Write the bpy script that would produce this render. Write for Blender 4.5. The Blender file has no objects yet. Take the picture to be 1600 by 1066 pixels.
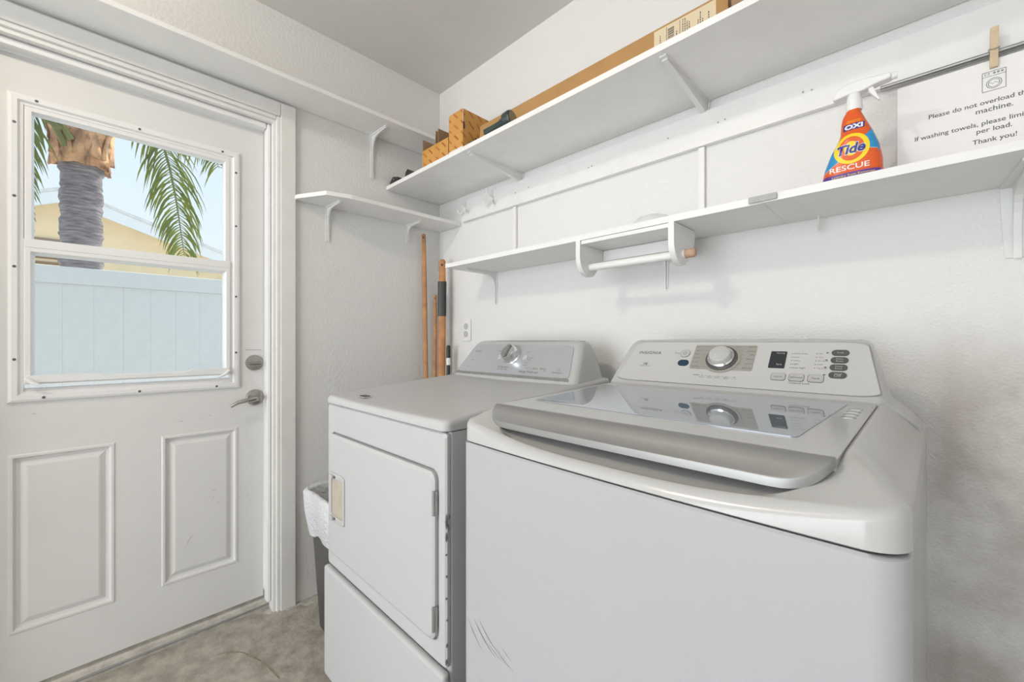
import bpy, bmesh, math, random
from mathutils import Vector, Matrix
random.seed(7)
sc = bpy.context.scene
COL = sc.collection

# ------------------------------------------------------------------ camera, world, lights, exposure
cam = bpy.data.objects.new('camera', bpy.data.cameras.new('camera'))
COL.objects.link(cam)
cam.location = (1.95, -1.3968, 1.1474)
cam.rotation_euler = (math.radians(90), 0, math.radians(44.51))
cam.data.sensor_width = 36
cam.data.lens = 36 * 648.9 / 1600
cam.data.clip_start = 0.02
sc.camera = cam

w = bpy.data.worlds.new('sky'); sc.world = w; w.use_nodes = True
nt = w.node_tree; nt.nodes.clear()
wo = nt.nodes.new('ShaderNodeOutputWorld'); bg = nt.nodes.new('ShaderNodeBackground')
tc = nt.nodes.new('ShaderNodeTexCoord'); sx = nt.nodes.new('ShaderNodeSeparateXYZ')
cr = nt.nodes.new('ShaderNodeValToRGB')
cr.color_ramp.elements[0].position = 0.0; cr.color_ramp.elements[0].color = (0.84, 0.92, 1.0, 1)
cr.color_ramp.elements[1].position = 0.75; cr.color_ramp.elements[1].color = (0.60, 0.78, 1.0, 1)
nt.links.new(tc.outputs['Generated'], sx.inputs[0]); nt.links.new(sx.outputs['Z'], cr.inputs[0])
nt.links.new(cr.outputs[0], bg.inputs[0]); nt.links.new(bg.outputs[0], wo.inputs[0])
bg.inputs[1].default_value = 1.12

def add_light(name, kind, loc, rot, energy, color, **kw):
    l = bpy.data.lights.new(name, kind); l.energy = energy; l.color = color
    for k, v in kw.items(): setattr(l, k, v)
    o = bpy.data.objects.new(name, l); COL.objects.link(o); o.location = loc; o.rotation_euler = rot
    return o
sd = Vector((-0.45, 0.55, 0.80))
sun = add_light('sun', 'SUN', (0, 0, 8), sd.to_track_quat('Z', 'Y').to_euler(), 5.2, (1.0, 0.93, 0.82), angle=0.01)
# added area fill standing for daylight, set in an unseen doorway behind the camera
day = add_light('daylight_fill', 'AREA', (1.25, -4.62, 1.12), (math.radians(90), 0, 0), 74, (0.92, 0.955, 1.0),
                shape='RECTANGLE', size=2.3, size_y=2.15)
sc.view_settings.view_transform = 'Standard'
sc.view_settings.look = 'None'
sc.view_settings.exposure = 0.06
sc.view_settings.gamma = 1.0
sc.view_settings.use_curve_mapping = False

# ------------------------------------------------------------------ materials
MATS = {}
def mat(name, col, rough=0.5, metal=0.0, spec=0.5, var=0.0, vscale=6.0, col2=None, bump=0.0, bscale=120.0,
        ior=None, bdist=0.002, coat=0.0, stretch=None):
    m = bpy.data.materials.new(name); m.use_nodes = True
    n = m.node_tree; b = n.nodes['Principled BSDF']
    b.inputs['Base Color'].default_value = (*col, 1)
    b.inputs['Roughness'].default_value = rough
    b.inputs['Metallic'].default_value = metal
    b.inputs['Specular IOR Level'].default_value = spec
    b.inputs['Coat Weight'].default_value = coat
    if ior: b.inputs['IOR'].default_value = ior
    t = n.nodes.new('ShaderNodeTexCoord'); tv_ = t.outputs['Object']
    if stretch:
        mp_ = n.nodes.new('ShaderNodeMapping'); mp_.inputs['Scale'].default_value = stretch
        n.links.new(tv_, mp_.inputs[0]); tv_ = mp_.outputs[0]
    if var > 0:
        no = n.nodes.new('ShaderNodeTexNoise'); no.inputs['Scale'].default_value = vscale
        no.inputs['Detail'].default_value = 6; no.inputs['Roughness'].default_value = 0.6
        n.links.new(tv_, no.inputs['Vector'])
        r = n.nodes.new('ShaderNodeValToRGB')
        c2 = col2 or tuple(c * (1 - var) for c in col)
        r.color_ramp.elements[0].position = 0.35; r.color_ramp.elements[0].color = (*c2, 1)
        r.color_ramp.elements[1].position = 0.62; r.color_ramp.elements[1].color = (*col, 1)
        n.links.new(no.outputs['Fac'], r.inputs[0]); n.links.new(r.outputs[0], b.inputs['Base Color'])
    if bump > 0:
        nb = n.nodes.new('ShaderNodeTexNoise'); nb.inputs['Scale'].default_value = bscale
        nb.inputs['Detail'].default_value = 3
        n.links.new(tv_, nb.inputs['Vector'])
        bu = n.nodes.new('ShaderNodeBump'); bu.inputs['Strength'].default_value = bump
        bu.inputs['Distance'].default_value = bdist
        n.links.new(nb.outputs['Fac'], bu.inputs['Height']); n.links.new(bu.outputs[0], b.inputs['Normal'])
    MATS[name] = m
    return m

def links(m): return m.node_tree.links
def dirt_wall(name, col, stain_box=None, bump=0.5, bscale=150):
    """painted masonry: stippled paint, plus grey-brown stains of their own shape inside stain_box=(xmin,zmax)"""
    m = mat(name, col, 0.62, bump=bump, bscale=bscale, bdist=0.005)
    n = m.node_tree; b = n.nodes['Principled BSDF']
    t = n.nodes.new('ShaderNodeTexCoord')
    n1 = n.nodes.new('ShaderNodeTexNoise'); n1.inputs['Scale'].default_value = 2.1; n1.inputs['Detail'].default_value = 9
    n1.inputs['Roughness'].default_value = 0.68
    n.links.new(t.outputs['Object'], n1.inputs['Vector'])
    base = n.nodes.new('ShaderNodeMixRGB'); base.inputs[1].default_value = (*col, 1)
    base.inputs[2].default_value = (*[c * 0.94 for c in col], 1)
    n.links.new(n1.outputs['Fac'], base.inputs[0])
    out = base.outputs[0]
    if stain_box:
        s = n.nodes.new('ShaderNodeSeparateXYZ'); n.links.new(t.outputs['Object'], s.inputs[0])
        ax = n.nodes.new('ShaderNodeMapRange'); ax.inputs[1].default_value = stain_box[0]; ax.inputs[2].default_value = stain_box[0] + 0.10
        n.links.new(s.outputs['X'], ax.inputs[0])
        az = n.nodes.new('ShaderNodeMapRange'); az.inputs[1].default_value = stain_box[1]; az.inputs[2].default_value = stain_box[1] - 0.25
        n.links.new(s.outputs['Z'], az.inputs[0])
        nm = n.nodes.new('ShaderNodeTexNoise'); nm.inputs['Scale'].default_value = 3.3; nm.inputs['Detail'].default_value = 8
        nm.inputs['Roughness'].default_value = 0.62
        n.links.new(t.outputs['Object'], nm.inputs['Vector'])
        rr = n.nodes.new('ShaderNodeMapRange'); rr.inputs[1].default_value = 0.34; rr.inputs[2].default_value = 0.60
        n.links.new(nm.outputs['Fac'], rr.inputs[0])
        m1 = n.nodes.new('ShaderNodeMath'); m1.operation = 'MULTIPLY'
        n.links.new(ax.outputs[0], m1.inputs[0]); n.links.new(az.outputs[0], m1.inputs[1])
        m2 = n.nodes.new('ShaderNodeMath'); m2.operation = 'MULTIPLY'
        n.links.new(m1.outputs[0], m2.inputs[0]); n.links.new(rr.outputs[0], m2.inputs[1])
        m3 = n.nodes.new('ShaderNodeMath'); m3.operation = 'MULTIPLY'; m3.inputs[1].default_value = 0.85
        n.links.new(m2.outputs[0], m3.inputs[0])
        mx = n.nodes.new('ShaderNodeMixRGB'); mx.inputs[2].default_value = (0.45, 0.41, 0.37, 1)
        n.links.new(m3.outputs[0], mx.inputs[0]); n.links.new(out, mx.inputs[1]); out = mx.outputs[0]
    n.links.new(out, b.inputs['Base Color'])
    return m

def glass_mat(name, tint=(1, 1, 1), refl=0.06, rough=0.0):
    m = bpy.data.materials.new(name); m.use_nodes = True; n = m.node_tree; n.nodes.clear()
    o = n.nodes.new('ShaderNodeOutputMaterial'); mx = n.nodes.new('ShaderNodeMixShader')
    tr = n.nodes.new('ShaderNodeBsdfTransparent'); tr.inputs[0].default_value = (*tint, 1)
    gl = n.nodes.new('ShaderNodeBsdfGlossy'); gl.inputs['Roughness'].default_value = rough
    mx.inputs[0].default_value = refl
    n.links.new(tr.outputs[0], mx.inputs[1]); n.links.new(gl.outputs[0], mx.inputs[2]); n.links.new(mx.outputs[0], o.inputs[0])
    return m

WALL = dirt_wall('painted_masonry', (0.84, 0.835, 0.82), (1.90, 1.24))
WALL_D = dirt_wall('painted_plaster', (0.80, 0.795, 0.78), bump=0.5, bscale=80)
CEIL = mat('ceiling_paint', (0.74, 0.725, 0.70), 0.8, var=0.04, vscale=3, bump=0.15, bscale=60)
FLOOR = mat('worn_concrete', (0.47, 0.44, 0.38), 0.75, var=0.3, vscale=16, col2=(0.30, 0.275, 0.23), bump=0.5, bscale=70, bdist=0.004)
TRIMW = mat('white_trim_paint', (0.83, 0.825, 0.80), 0.35, var=0.05, vscale=9)
DOORW = mat('white_door_paint', (0.78, 0.775, 0.765), 0.38, var=0.03, vscale=5)
VINYL = mat('white_vinyl', (0.86, 0.86, 0.86), 0.3, var=0.02)
SHELFW = mat('shelf_paint', (0.87, 0.865, 0.85), 0.4, var=0.05, vscale=7)
BRKT = mat('painted_steel', (0.82, 0.82, 0.81), 0.4, var=0.04)
ENAMEL = mat('white_enamel', (0.47, 0.475, 0.495), 0.26, spec=0.35, var=0.015, vscale=2)
PLASTW = mat('white_plastic', (0.53, 0.53, 0.523), 0.2, var=0.015, vscale=2)
DRYW = mat('dryer_enamel', (0.54, 0.54, 0.545), 0.42, spec=0.3, var=0.015, vscale=2)
SILVER = mat('silver_panel', (0.60, 0.62, 0.66), 0.28, 0.55, var=0.02)
HANDLE = mat('silver_handle', (0.34, 0.34, 0.335), 0.38, 0.6, var=0.04, vscale=3)
CHROME = mat('chrome', (0.75, 0.75, 0.75), 0.12, 1.0, var=0.03)
NICKEL = mat('brushed_nickel', (0.52, 0.50, 0.46), 0.25, 1.0, var=0.1, vscale=30)
DARKM = mat('dark_metal', (0.16, 0.16, 0.16), 0.4, 0.6, var=0.2, vscale=20)
GREYM = mat('grey_metal', (0.42, 0.42, 0.42), 0.35, 0.7, var=0.15, vscale=30)
LIDGL = mat('lid_glass', (0.42, 0.46, 0.52), 0.03, 0.58, spec=1.0, ior=1.9, var=0.01)
DARKG = mat('dark_gap', (0.05, 0.05, 0.05), 0.6, var=0.1)
BLACK = mat('black_plastic', (0.025, 0.025, 0.025), 0.35, var=0.2, vscale=30)
BINM = mat('charcoal_plastic', (0.075, 0.07, 0.065), 0.4, var=0.2, vscale=8)
INK = mat('grey_ink', (0.09, 0.09, 0.095), 0.6, var=0.05)
PALEINK = mat('pale_grey_ink', (0.17, 0.17, 0.18), 0.6, var=0.05)
TAUPE = mat('taupe_panel', (0.42, 0.40, 0.365), 0.3, 0.2, var=0.03)
KEYD = mat('dark_grey_key', (0.10, 0.10, 0.095), 0.35, var=0.05)
KEYG = mat('grey_key', (0.50, 0.50, 0.48), 0.35, var=0.05)
BLUEK = mat('blue_key', (0.02, 0.05, 0.09), 0.25, var=0.05)
DISP = mat('display', (0.035, 0.04, 0.045), 0.12, var=0.05)
WHITEINK = mat('white_ink', (0.85, 0.85, 0.85), 0.5, var=0.02)
SCUFF = mat('scuff', (0.17, 0.17, 0.19), 0.6, var=0.3, vscale=200)
SCUFFL = mat('light_scuff', (0.58, 0.57, 0.56), 0.6, var=0.2, vscale=200)
RUST = mat('rust', (0.10, 0.055, 0.03), 0.8, var=0.4, vscale=150)
WOOD = mat('brown_wood', (0.50, 0.24, 0.085), 0.45, var=0.35, vscale=14, bump=0.1, bscale=90)
WOOD2 = mat('orange_wood', (0.56, 0.24, 0.075), 0.45, var=0.3, vscale=14)
PINWOOD = mat('pale_wood', (0.66, 0.52, 0.34), 0.6, var=0.15, vscale=60)
DOWEL = mat('bare_dowel', (0.62, 0.40, 0.27), 0.55, var=0.25, vscale=60)
BEIGE = mat('beige_plastic', (0.52, 0.46, 0.38), 0.4, var=0.15, vscale=25)
CARD = mat('cardboard', (0.48, 0.27, 0.10), 0.75, var=0.1, vscale=10)
CARDIN = mat('cardboard_inside', (0.36, 0.235, 0.13), 0.8, var=0.12, vscale=10)
PAPER = mat('paper', (0.86, 0.85, 0.84), 0.7, var=0.01)
LABELP = mat('label_paper', (0.74, 0.62, 0.42), 0.7, var=0.04)
ORANGE = mat('bottle_orange', (0.78, 0.115, 0.018), 0.3, var=0.03)
TWHITE = mat('bottle_white', (0.86, 0.86, 0.86), 0.3, var=0.02)
TBLUE = mat('print_blue', (0.03, 0.33, 0.66), 0.35, var=0.25, vscale=60)
TNAVY = mat('print_navy', (0.035, 0.045, 0.26), 0.35, var=0.05)
TYELL = mat('print_yellow', (0.95, 0.70, 0.02), 0.35, var=0.04)
TPURP = mat('print_purple', (0.09, 0.035, 0.30), 0.35, var=0.05)
GREENB = mat('dark_green_plastic', (0.035, 0.06, 0.055), 0.3, var=0.3, vscale=60)
LENS = mat('lens', (0.30, 0.33, 0.33), 0.1, 0.6, var=0.1)
FENCE = mat('fence_vinyl', (0.90, 0.92, 0.92), 0.5, var=0.04, vscale=14, bump=0.15, bscale=60)
STUCCO = mat('tan_stucco', (0.95, 0.76, 0.48), 0.85, var=0.06, vscale=4, bump=0.2, bscale=40)
FASCIA = mat('fascia_white', (0.90, 0.93, 0.93), 0.5, var=0.04)
ROOF = mat('roof', (0.82, 0.83, 0.82), 0.8, var=0.15, vscale=10)
GROUND = mat('ground', (0.74, 0.71, 0.66), 0.9, var=0.3, vscale=3)
TRUNK = mat('palm_bark', (0.40, 0.36, 0.37), 0.9, var=0.5, vscale=9, col2=(0.16, 0.14, 0.15), bump=0.8, bscale=22, bdist=0.02, stretch=(1, 1, 7))
BOOT = mat('palm_boot', (0.86, 0.52, 0.27), 0.8, var=0.6, vscale=7, col2=(0.34, 0.15, 0.08), bump=0.4, bscale=30, bdist=0.01)
PETI = mat('palm_petiole', (0.22, 0.23, 0.07), 0.6, var=0.3, vscale=12)
FILM = None

LEAF = mat('palm_leaf', (0.075, 0.13, 0.03), 0.45, var=0.4, vscale=5, col2=(0.16, 0.20, 0.035))
_b = LEAF.node_tree.nodes['Principled BSDF']
_t = LEAF.node_tree.nodes.new('ShaderNodeBsdfTranslucent'); _t.inputs[0].default_value = (0.30, 0.36, 0.03, 1)
_m = LEAF.node_tree.nodes.new('ShaderNodeMixShader'); _m.inputs[0].default_value = 0.35
_o = [x for x in LEAF.node_tree.nodes if x.type == 'OUTPUT_MATERIAL'][0]
links(LEAF).new(_b.outputs[0], _m.inputs[1]); links(LEAF).new(_t.outputs[0], _m.inputs[2]); links(LEAF).new(_m.outputs[0], _o.inputs[0])

PANE = glass_mat('window_glass', (0.97, 0.985, 0.99), 0.045)
PANE2 = glass_mat('screened_glass', (0.93, 0.955, 0.96), 0.05)
CLEARP = bpy.data.materials.new('clear_plastic'); CLEARP.use_nodes = True
_n = CLEARP.node_tree; _b = _n.nodes['Principled BSDF']
_b.inputs['Base Color'].default_value = (0.92, 0.92, 0.92, 1); _b.inputs['Roughness'].default_value = 0.15
_tr = _n.nodes.new('ShaderNodeBsdfTransparent'); _mx = _n.nodes.new('ShaderNodeMixShader'); _mx.inputs[0].default_value = 0.45
_o = [x for x in _n.nodes if x.type == 'OUTPUT_MATERIAL'][0]
_n.links.new(_b.outputs[0], _mx.inputs[1]); _n.links.new(_tr.outputs[0], _mx.inputs[2]); _n.links.new(_mx.outputs[0], _o.inputs[0])
BAG = bpy.data.materials.new('bag_film'); BAG.use_nodes = True
_n = BAG.node_tree; _b = _n.nodes['Principled BSDF']
_b.inputs['Base Color'].default_value = (0.88, 0.89, 0.91, 1); _b.inputs['Roughness'].default_value = 0.3
_tr = _n.nodes.new('ShaderNodeBsdfTransparent'); _mx = _n.nodes.new('ShaderNodeMixShader'); _mx.inputs[0].default_value = 0.22
_nz = _n.nodes.new('ShaderNodeTexNoise'); _nz.inputs['Scale'].default_value = 22
_bu = _n.nodes.new('ShaderNodeBump'); _bu.inputs['Strength'].default_value = 0.8; _bu.inputs['Distance'].default_value = 0.01
_n.links.new(_nz.outputs[0], _bu.inputs['Height']); _n.links.new(_bu.outputs[0], _b.inputs['Normal'])
_o = [x for x in _n.nodes if x.type == 'OUTPUT_MATERIAL'][0]
_n.links.new(_b.outputs[0], _mx.inputs[1]); _n.links.new(_tr.outputs[0], _mx.inputs[2]); _n.links.new(_mx.outputs[0], _o.inputs[0])

# printed cardboard: short diagonal orange dashes
PRINT = mat('printed_cardboard', (0.66, 0.34, 0.085), 0.7, var=0.12, vscale=9)
_n = PRINT.node_tree; _b = _n.nodes['Principled BSDF']
_src = _b.inputs['Base Color'].links[0].from_socket
_tcn = _n.nodes.new('ShaderNodeTexCoord'); _mp = _n.nodes.new('ShaderNodeMapping')
_mp.inputs['Rotation'].default_value = (0, 0, 0); _mp.inputs['Scale'].default_value = (1, 1, 1)
_n.links.new(_tcn.outputs['Object'], _mp.inputs[0])
_bk = _n.nodes.new('ShaderNodeTexBrick'); _bk.inputs['Scale'].default_value = 1.0
_bk.inputs['Color1'].default_value = (1, 1, 1, 1); _bk.inputs['Color2'].default_value = (0.7, 0.7, 0.7, 1); _bk.inputs['Mortar'].default_value = (0, 0, 0, 1)
_bk.inputs['Mortar Size'].default_value = 0.0130; _bk.inputs['Mortar Smooth'].default_value = 0.0; _bk.inputs['Brick Width'].default_value = 0.066; _bk.inputs['Row Height'].default_value = 0.034
_sp = _n.nodes.new('ShaderNodeSeparateXYZ'); _cb = _n.nodes.new('ShaderNodeCombineXYZ'); _ad = _n.nodes.new('ShaderNodeMath'); _ad.operation = 'ADD'
_n.links.new(_mp.outputs[0], _sp.inputs[0]); _n.links.new(_sp.outputs['X'], _ad.inputs[0]); _n.links.new(_sp.outputs['Y'], _ad.inputs[1])
_n.links.new(_ad.outputs[0], _cb.inputs['X']); _n.links.new(_sp.outputs['Z'], _cb.inputs['Y'])
_rt = _n.nodes.new('ShaderNodeMapping'); _rt.inputs['Rotation'].default_value = (0, 0, math.radians(42))
_n.links.new(_cb.outputs[0], _rt.inputs[0]); _n.links.new(_rt.outputs[0], _bk.inputs['Vector'])
_mx = _n.nodes.new('ShaderNodeMixRGB'); _mx.inputs[2].default_value = (0.42, 0.12, 0.02, 1)
_n.links.new(_bk.outputs['Color'], _mx.inputs[0]); _n.links.new(_src, _mx.inputs[1]); _n.links.new(_mx.outputs[0], _b.inputs['Base Color'])

# ------------------------------------------------------------------ builders
ORG = {}
def thing(name, loc, label, cat, group=None, rotz=0.0, kind=None):
    o = bpy.data.objects.new(name, None); COL.objects.link(o)
    o.location = loc; o.rotation_euler = (0, 0, rotz); o.empty_display_size = 0.05
    if label: o['label'] = label
    if cat: o['category'] = cat
    if group: o['group'] = group
    if kind: o['kind'] = kind
    ORG[o.name] = Vector(loc) if rotz == 0 else Vector((0, 0, 0))
    return o
def obj(name, bm, m, parent=None, smooth=False, label=None, cat=None, kind=None, group=None, keep=False):
    """link a bmesh as one mesh object; coordinates are world coordinates (local ones under a turned thing)"""
    bmesh.ops.recalc_face_normals(bm, faces=bm.faces[:])
    off = Vector((0, 0, 0))
    if parent is not None: off = ORG[parent.name]
    loc = Vector((0, 0, 0))
    if parent is None and bm.verts and not keep:
        xs = [v.co for v in bm.verts]
        loc = Vector(((min(c.x for c in xs) + max(c.x for c in xs)) / 2, (min(c.y for c in xs) + max(c.y for c in xs)) / 2, min(c.z for c in xs)))
        off = loc
    for v in bm.verts: v.co -= off
    me = bpy.data.meshes.new(name); bm.to_mesh(me); bm.free()
    for mm in (m if isinstance(m, (list, tuple)) else [m]): me.materials.append(mm)
    if smooth:
        for p in me.polygons: p.use_smooth = True
        if smooth != 'all':
            me.set_sharp_from_angle(angle=math.radians(40))
    o = bpy.data.objects.new(name, me); COL.objects.link(o)
    if smooth and smooth != 'all':
        wn_ = o.modifiers.new('weighted_normals', 'WEIGHTED_NORMAL'); wn_.keep_sharp = True; wn_.weight = 80
    if parent is not None:
        o.parent = parent; ORG[o.name] = ORG[parent.name]
    else:
        o.location = loc; ORG[o.name] = loc
    if label: o['label'] = label
    if cat: o['category'] = cat
    if kind: o['kind'] = kind
    if group: o['group'] = group
    return o
def box(x0, x1, y0, y1, z0, z1, bev=0.0, seg=2, bm=None):
    b = bmesh.new() if bm is None or bev else bm
    vs = [b.verts.new((x, y, z)) for x in (x0, x1) for y in (y0, y1) for z in (z0, z1)]
    for f in ((0, 1, 3, 2), (4, 6, 7, 5), (0, 4, 5, 1), (2, 3, 7, 6), (0, 2, 6, 4), (1, 5, 7, 3)):
        b.faces.new([vs[i] for i in f])
    if bev:
        bmesh.ops.recalc_face_normals(b, faces=b.faces[:])
        bmesh.ops.bevel(b, geom=b.edges[:], offset=bev, segments=seg, affect='EDGES', profile=0.5)
        if bm is not None: merge(bm, b); return bm
    return b
def merge(dst, src):
    me = bpy.data.meshes.new('tmp'); src.to_mesh(me); src.free(); dst.from_mesh(me); bpy.data.meshes.remove(me); return dst
def loft(rings, cap0=False, cap1=False, closed=True, bm=None):
    b = bmesh.new() if bm is None else bm
    vr = [[b.verts.new(p) for p in r] for r in rings]
    n = len(rings[0])
    for i in range(len(vr) - 1):
        for j in range(n if closed else n - 1):
            k = (j + 1) % n
            try: b.faces.new((vr[i][j], vr[i][k], vr[i + 1][k], vr[i + 1][j]))
            except ValueError: pass
    if cap0: b.faces.new(vr[0])
    if cap1: b.faces.new(vr[-1])
    return b
def tube(path, r, seg=10, bm=None, caps=True):
    b = bmesh.new() if bm is None else bm
    P = [Vector(p) for p in path]; rs = r if isinstance(r, (list, tuple)) else [r] * len(P)
    rings = []; nrm = None
    for i, p in enumerate(P):
        t = (P[min(i + 1, len(P) - 1)] - P[max(i - 1, 0)]).normalized()
        if nrm is None:
            nrm = t.orthogonal().normalized()
        else:
            nrm = (nrm - t * nrm.dot(t)); nrm = nrm.normalized() if nrm.length > 1e-6 else t.orthogonal().normalized()
        bn = t.cross(nrm)
        rings.append([p + (nrm * math.cos(a) + bn * math.sin(a)) * rs[i] for a in [2 * math.pi * k / seg for k in range(seg)]])
    return loft(rings, caps, caps, True, b)
def prism(poly, axis, a0, a1, bev=0.0, bm=None, seg=2):
    """poly in the plane perpendicular to axis: x->(y,z) y->(x,z) z->(x,y)"""
    b = bmesh.new() if bm is None or bev else bm
    def P(p, a): return {'x': (a, p[0], p[1]), 'y': (p[0], a, p[1]), 'z': (p[0], p[1], a)}[axis]
    loft([[P(p, a0) for p in poly], [P(p, a1) for p in poly]], True, True, True, b)
    if bev:
        bmesh.ops.recalc_face_normals(b, faces=b.faces[:])
        bmesh.ops.bevel(b, geom=b.edges[:], offset=bev, segments=seg, affect='EDGES', profile=0.5)
        if bm is not None: merge(bm, b); return bm
    return b
def disc(center, normal, r, thick, seg=28, bev=0.0, bm=None, profile=None):
    """lathe about normal; profile: list of (radius, height)"""
    n = Vector(normal).normalized(); u = n.orthogonal().normalized(); v = n.cross(u); c = Vector(center)
    pr = profile or ([(r, 0), (r, thick - bev), (r - bev, thick)] if bev else [(r, 0), (r, thick)])
    rings = [[c + n * h + (u * math.cos(a) + v * math.sin(a)) * rr for a in [2 * math.pi * k / seg for k in range(seg)]] for rr, h in pr]
    return loft(rings, True, True, True, bm)
def rrect(u0, u1, v0, v1, rf, rr=None, nf=24, ns=10, nb=10, nc=8):
    rr = rf if rr is None else rr
    pts = []
    def arc(cx, cy, r, a0, a1):
        return [(cx + r * math.cos(a0 + (a1 - a0) * k / nc), cy + r * math.sin(a0 + (a1 - a0) * k / nc)) for k in range(nc + 1)]
    def seg(p, q, n): return [(p[0] + (q[0] - p[0]) * k / n, p[1] + (q[1] - p[1]) * k / n) for k in range(1, n)]
    H = math.pi / 2
    FL = arc(u0 + rf, v0 + rf, rf, 2 * H, 3 * H); FR = arc(u1 - rf, v0 + rf, rf, 3 * H, 4 * H)
    RR = arc(u1 - rr, v1 - rr, rr, 0, H); RL = arc(u0 + rr, v1 - rr, rr, H, 2 * H)
    pts = FL + seg(FL[-1], FR[0], nf) + FR + seg(FR[-1], RR[0], ns) + RR + seg(RR[-1], RL[0], nb) + RL + seg(RL[-1], FL[0], ns)
    return pts
def rect_frame(a0, a1, b0, b1, prof, put, bm=None):
    """mitred frame: prof = list of (inset, depth); put(a,b,d)->xyz"""
    rings = []
    for ins, d in prof:
        rings.append([put(a, b, d) for a, b in ((a0 + ins, b0 + ins), (a1 - ins, b0 + ins), (a1 - ins, b1 - ins), (a0 + ins, b1 - ins))])
    return loft(rings, False, False, True, bm)
def text_bm(s, width=None, height=None, bold=0.0, shear=0.0, put=None, anchor='l', sub=0, spacing=1.0):
    cu = bpy.data.curves.new('t', 'FONT'); cu.body = s; cu.offset = bold; cu.shear = shear; cu.resolution_u = 3
    cu.space_character = spacing
    o = bpy.data.objects.new('t', cu); COL.objects.link(o)
    dg = bpy.context.evaluated_depsgraph_get(); dg.update()
    me = bpy.data.meshes.new_from_object(o.evaluated_get(dg))
    bpy.data.objects.remove(o); bpy.data.curves.remove(cu)
    b = bmesh.new(); b.from_mesh(me); bpy.data.meshes.remove(me)
    if not b.verts: return b
    xs = [v.co.x for v in b.verts]; ys = [v.co.y for v in b.verts]
    x0, x1 = min(xs), max(xs)
    k = width / (x1 - x0) if width else height / 0.72
    kx = k; ky = (height / 0.72) if height else k
    if sub:
        bmesh.ops.triangulate(b, faces=b.faces[:])
        bmesh.ops.subdivide_edges(b, edges=b.edges[:], cuts=sub, use_grid_fill=True)
    for v in b.verts:
        px = (v.co.x - (x0 if anchor == 'l' else (x0 + x1) / 2)) * kx; py = v.co.y * ky
        v.co = put(px, py)
    return b

# ------------------------------------------------------------------ the room
CZ = 2.55
obj('floor', box(-0.06, 3.6, -4.65, 0.0, -0.08, 0.0), FLOOR, kind='structure', keep=True)
_fl = bpy.data.objects['floor']
_fp = [(0.113, -1.068), (0.132, -1.032), (0.169, -0.999), (0.224, -0.976), (0.286, -0.957), (0.345, -0.947), (0.398, -0.942)]
obj('rust_stain', loft([[(x, y, 0.0005) for x, y in _fp], [(x + .003, y - .004 - .003 * (i % 2), 0.0005) for i, (x, y) in enumerate(_fp)]], False, False, False), mat('rusty_concrete', (0.34, 0.28, 0.20), 0.85, var=0.3, vscale=60), _fl)
_pts = [(-0.030, -0.886), (-0.045, -0.845), (0.0, -0.765), (0.001, -0.70), (0.03, -0.66), (0.065, -0.70), (0.058, -0.74), (0.028, -0.755), (0.035, -0.80), (0.006, -0.83), (0.0, -0.87)]
_bm = bmesh.new(); _bm.faces.new([_bm.verts.new((x, y, 0.0006)) for x, y in _pts])
obj('paint_splash', _bm, mat('old_floor_paint', (0.62, 0.60, 0.55), 0.7, var=0.35, vscale=35, col2=(0.38, 0.35, 0.30)), _fl)
obj('ceiling', box(-0.15, 3.75, -4.8, 0.15, CZ, CZ + 0.08), CEIL, kind='structure', keep=True)
obj('wall_right', box(-0.15, 3.75, 0.0, 0.15, -0.08, CZ), WALL, kind='structure', keep=True)
b = bmesh.new()
OY0, OY1, OZ = -1.70, -0.84, 2.09
box(-0.15, 0, OY1, 0.0, -0.08, CZ, bm=b); box(-0.15, 0, -4.8, OY0, -0.08, CZ, bm=b); box(-0.15, 0, OY0, OY1, OZ, CZ, bm=b)
box(-0.15, -0.06, OY0, OY1, -0.08, 0.0, bm=b)
obj('wall_left', b, WALL_D, kind='structure', keep=True)
obj('wall_far_side', box(3.6, 3.75, -4.8, 0.0, -0.08, CZ), WALL_D, kind='structure', keep=True)
b = bmesh.new()   # wall behind the camera; its wide doorway is added and sized for the fill
box(0.0, 0.1, -4.8, -4.65, -0.08, CZ, bm=b); box(2.4, 3.6, -4.8, -4.65, -0.08, CZ, bm=b)
box(0.1, 2.4, -4.8, -4.65, -0.08, 0.0, bm=b); box(0.1, 2.4, -4.8, -4.65, 2.2, CZ, bm=b)
obj('wall_back', b, WALL_D, kind='structure', keep=True)

# door casing (right, top, left), jamb and stop, threshold
def casing(y0, y1, z0, z1, name):
    return obj(name, box(0.0, 0.018, y0, y1, z0, z1, 0.003), TRIMW, kind='structure', smooth=True)
b = box(0.0, 0.018, -0.828, -0.769, 0.0, 2.157, 0.003); box(0.0, 0.012, -0.843, -0.8275, 0.0, 2.10, 0.004, bm=b)
obj('trim_1', b, TRIMW, kind='structure', smooth=True)
b = box(0.0, 0.018, -1.771, -0.8285, 2.101, 2.157, 0.003); box(0.0, 0.012, -1.71, -0.8435, 2.0855, 2.1005, 0.004, bm=b)
obj('trim_2', b, TRIMW, kind='structure', smooth=True)
b = box(0.0, 0.018, -1.771, -1.712, 0.0, 2.10, 0.003)
obj('trim_3', b, TRIMW, kind='structure', smooth=True)
b = box(-0.15, 0.0, -0.853, -0.84, 0.0, 2.09); box(-0.15, 0.0, -1.70, -1.688, 0.0, 2.09, bm=b); box(-0.15, 0.0, -1.688, -0.853, 2.072, 2.09, bm=b)
obj('trim_4', b, TRIMW, kind='structure')
b = box(-0.066, -0.024, -0.870, -0.8535, 0.036, 2.071, 0.006); box(-0.066, -0.024, -1.6875, -1.672, 0.036, 2.071, 0.006, bm=b)
box(-0.066, -0.024, -1.672, -0.8705, 2.048, 2.071, 0.006, bm=b)
obj('trim_5', b, VINYL, kind='structure', smooth=True)
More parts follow.
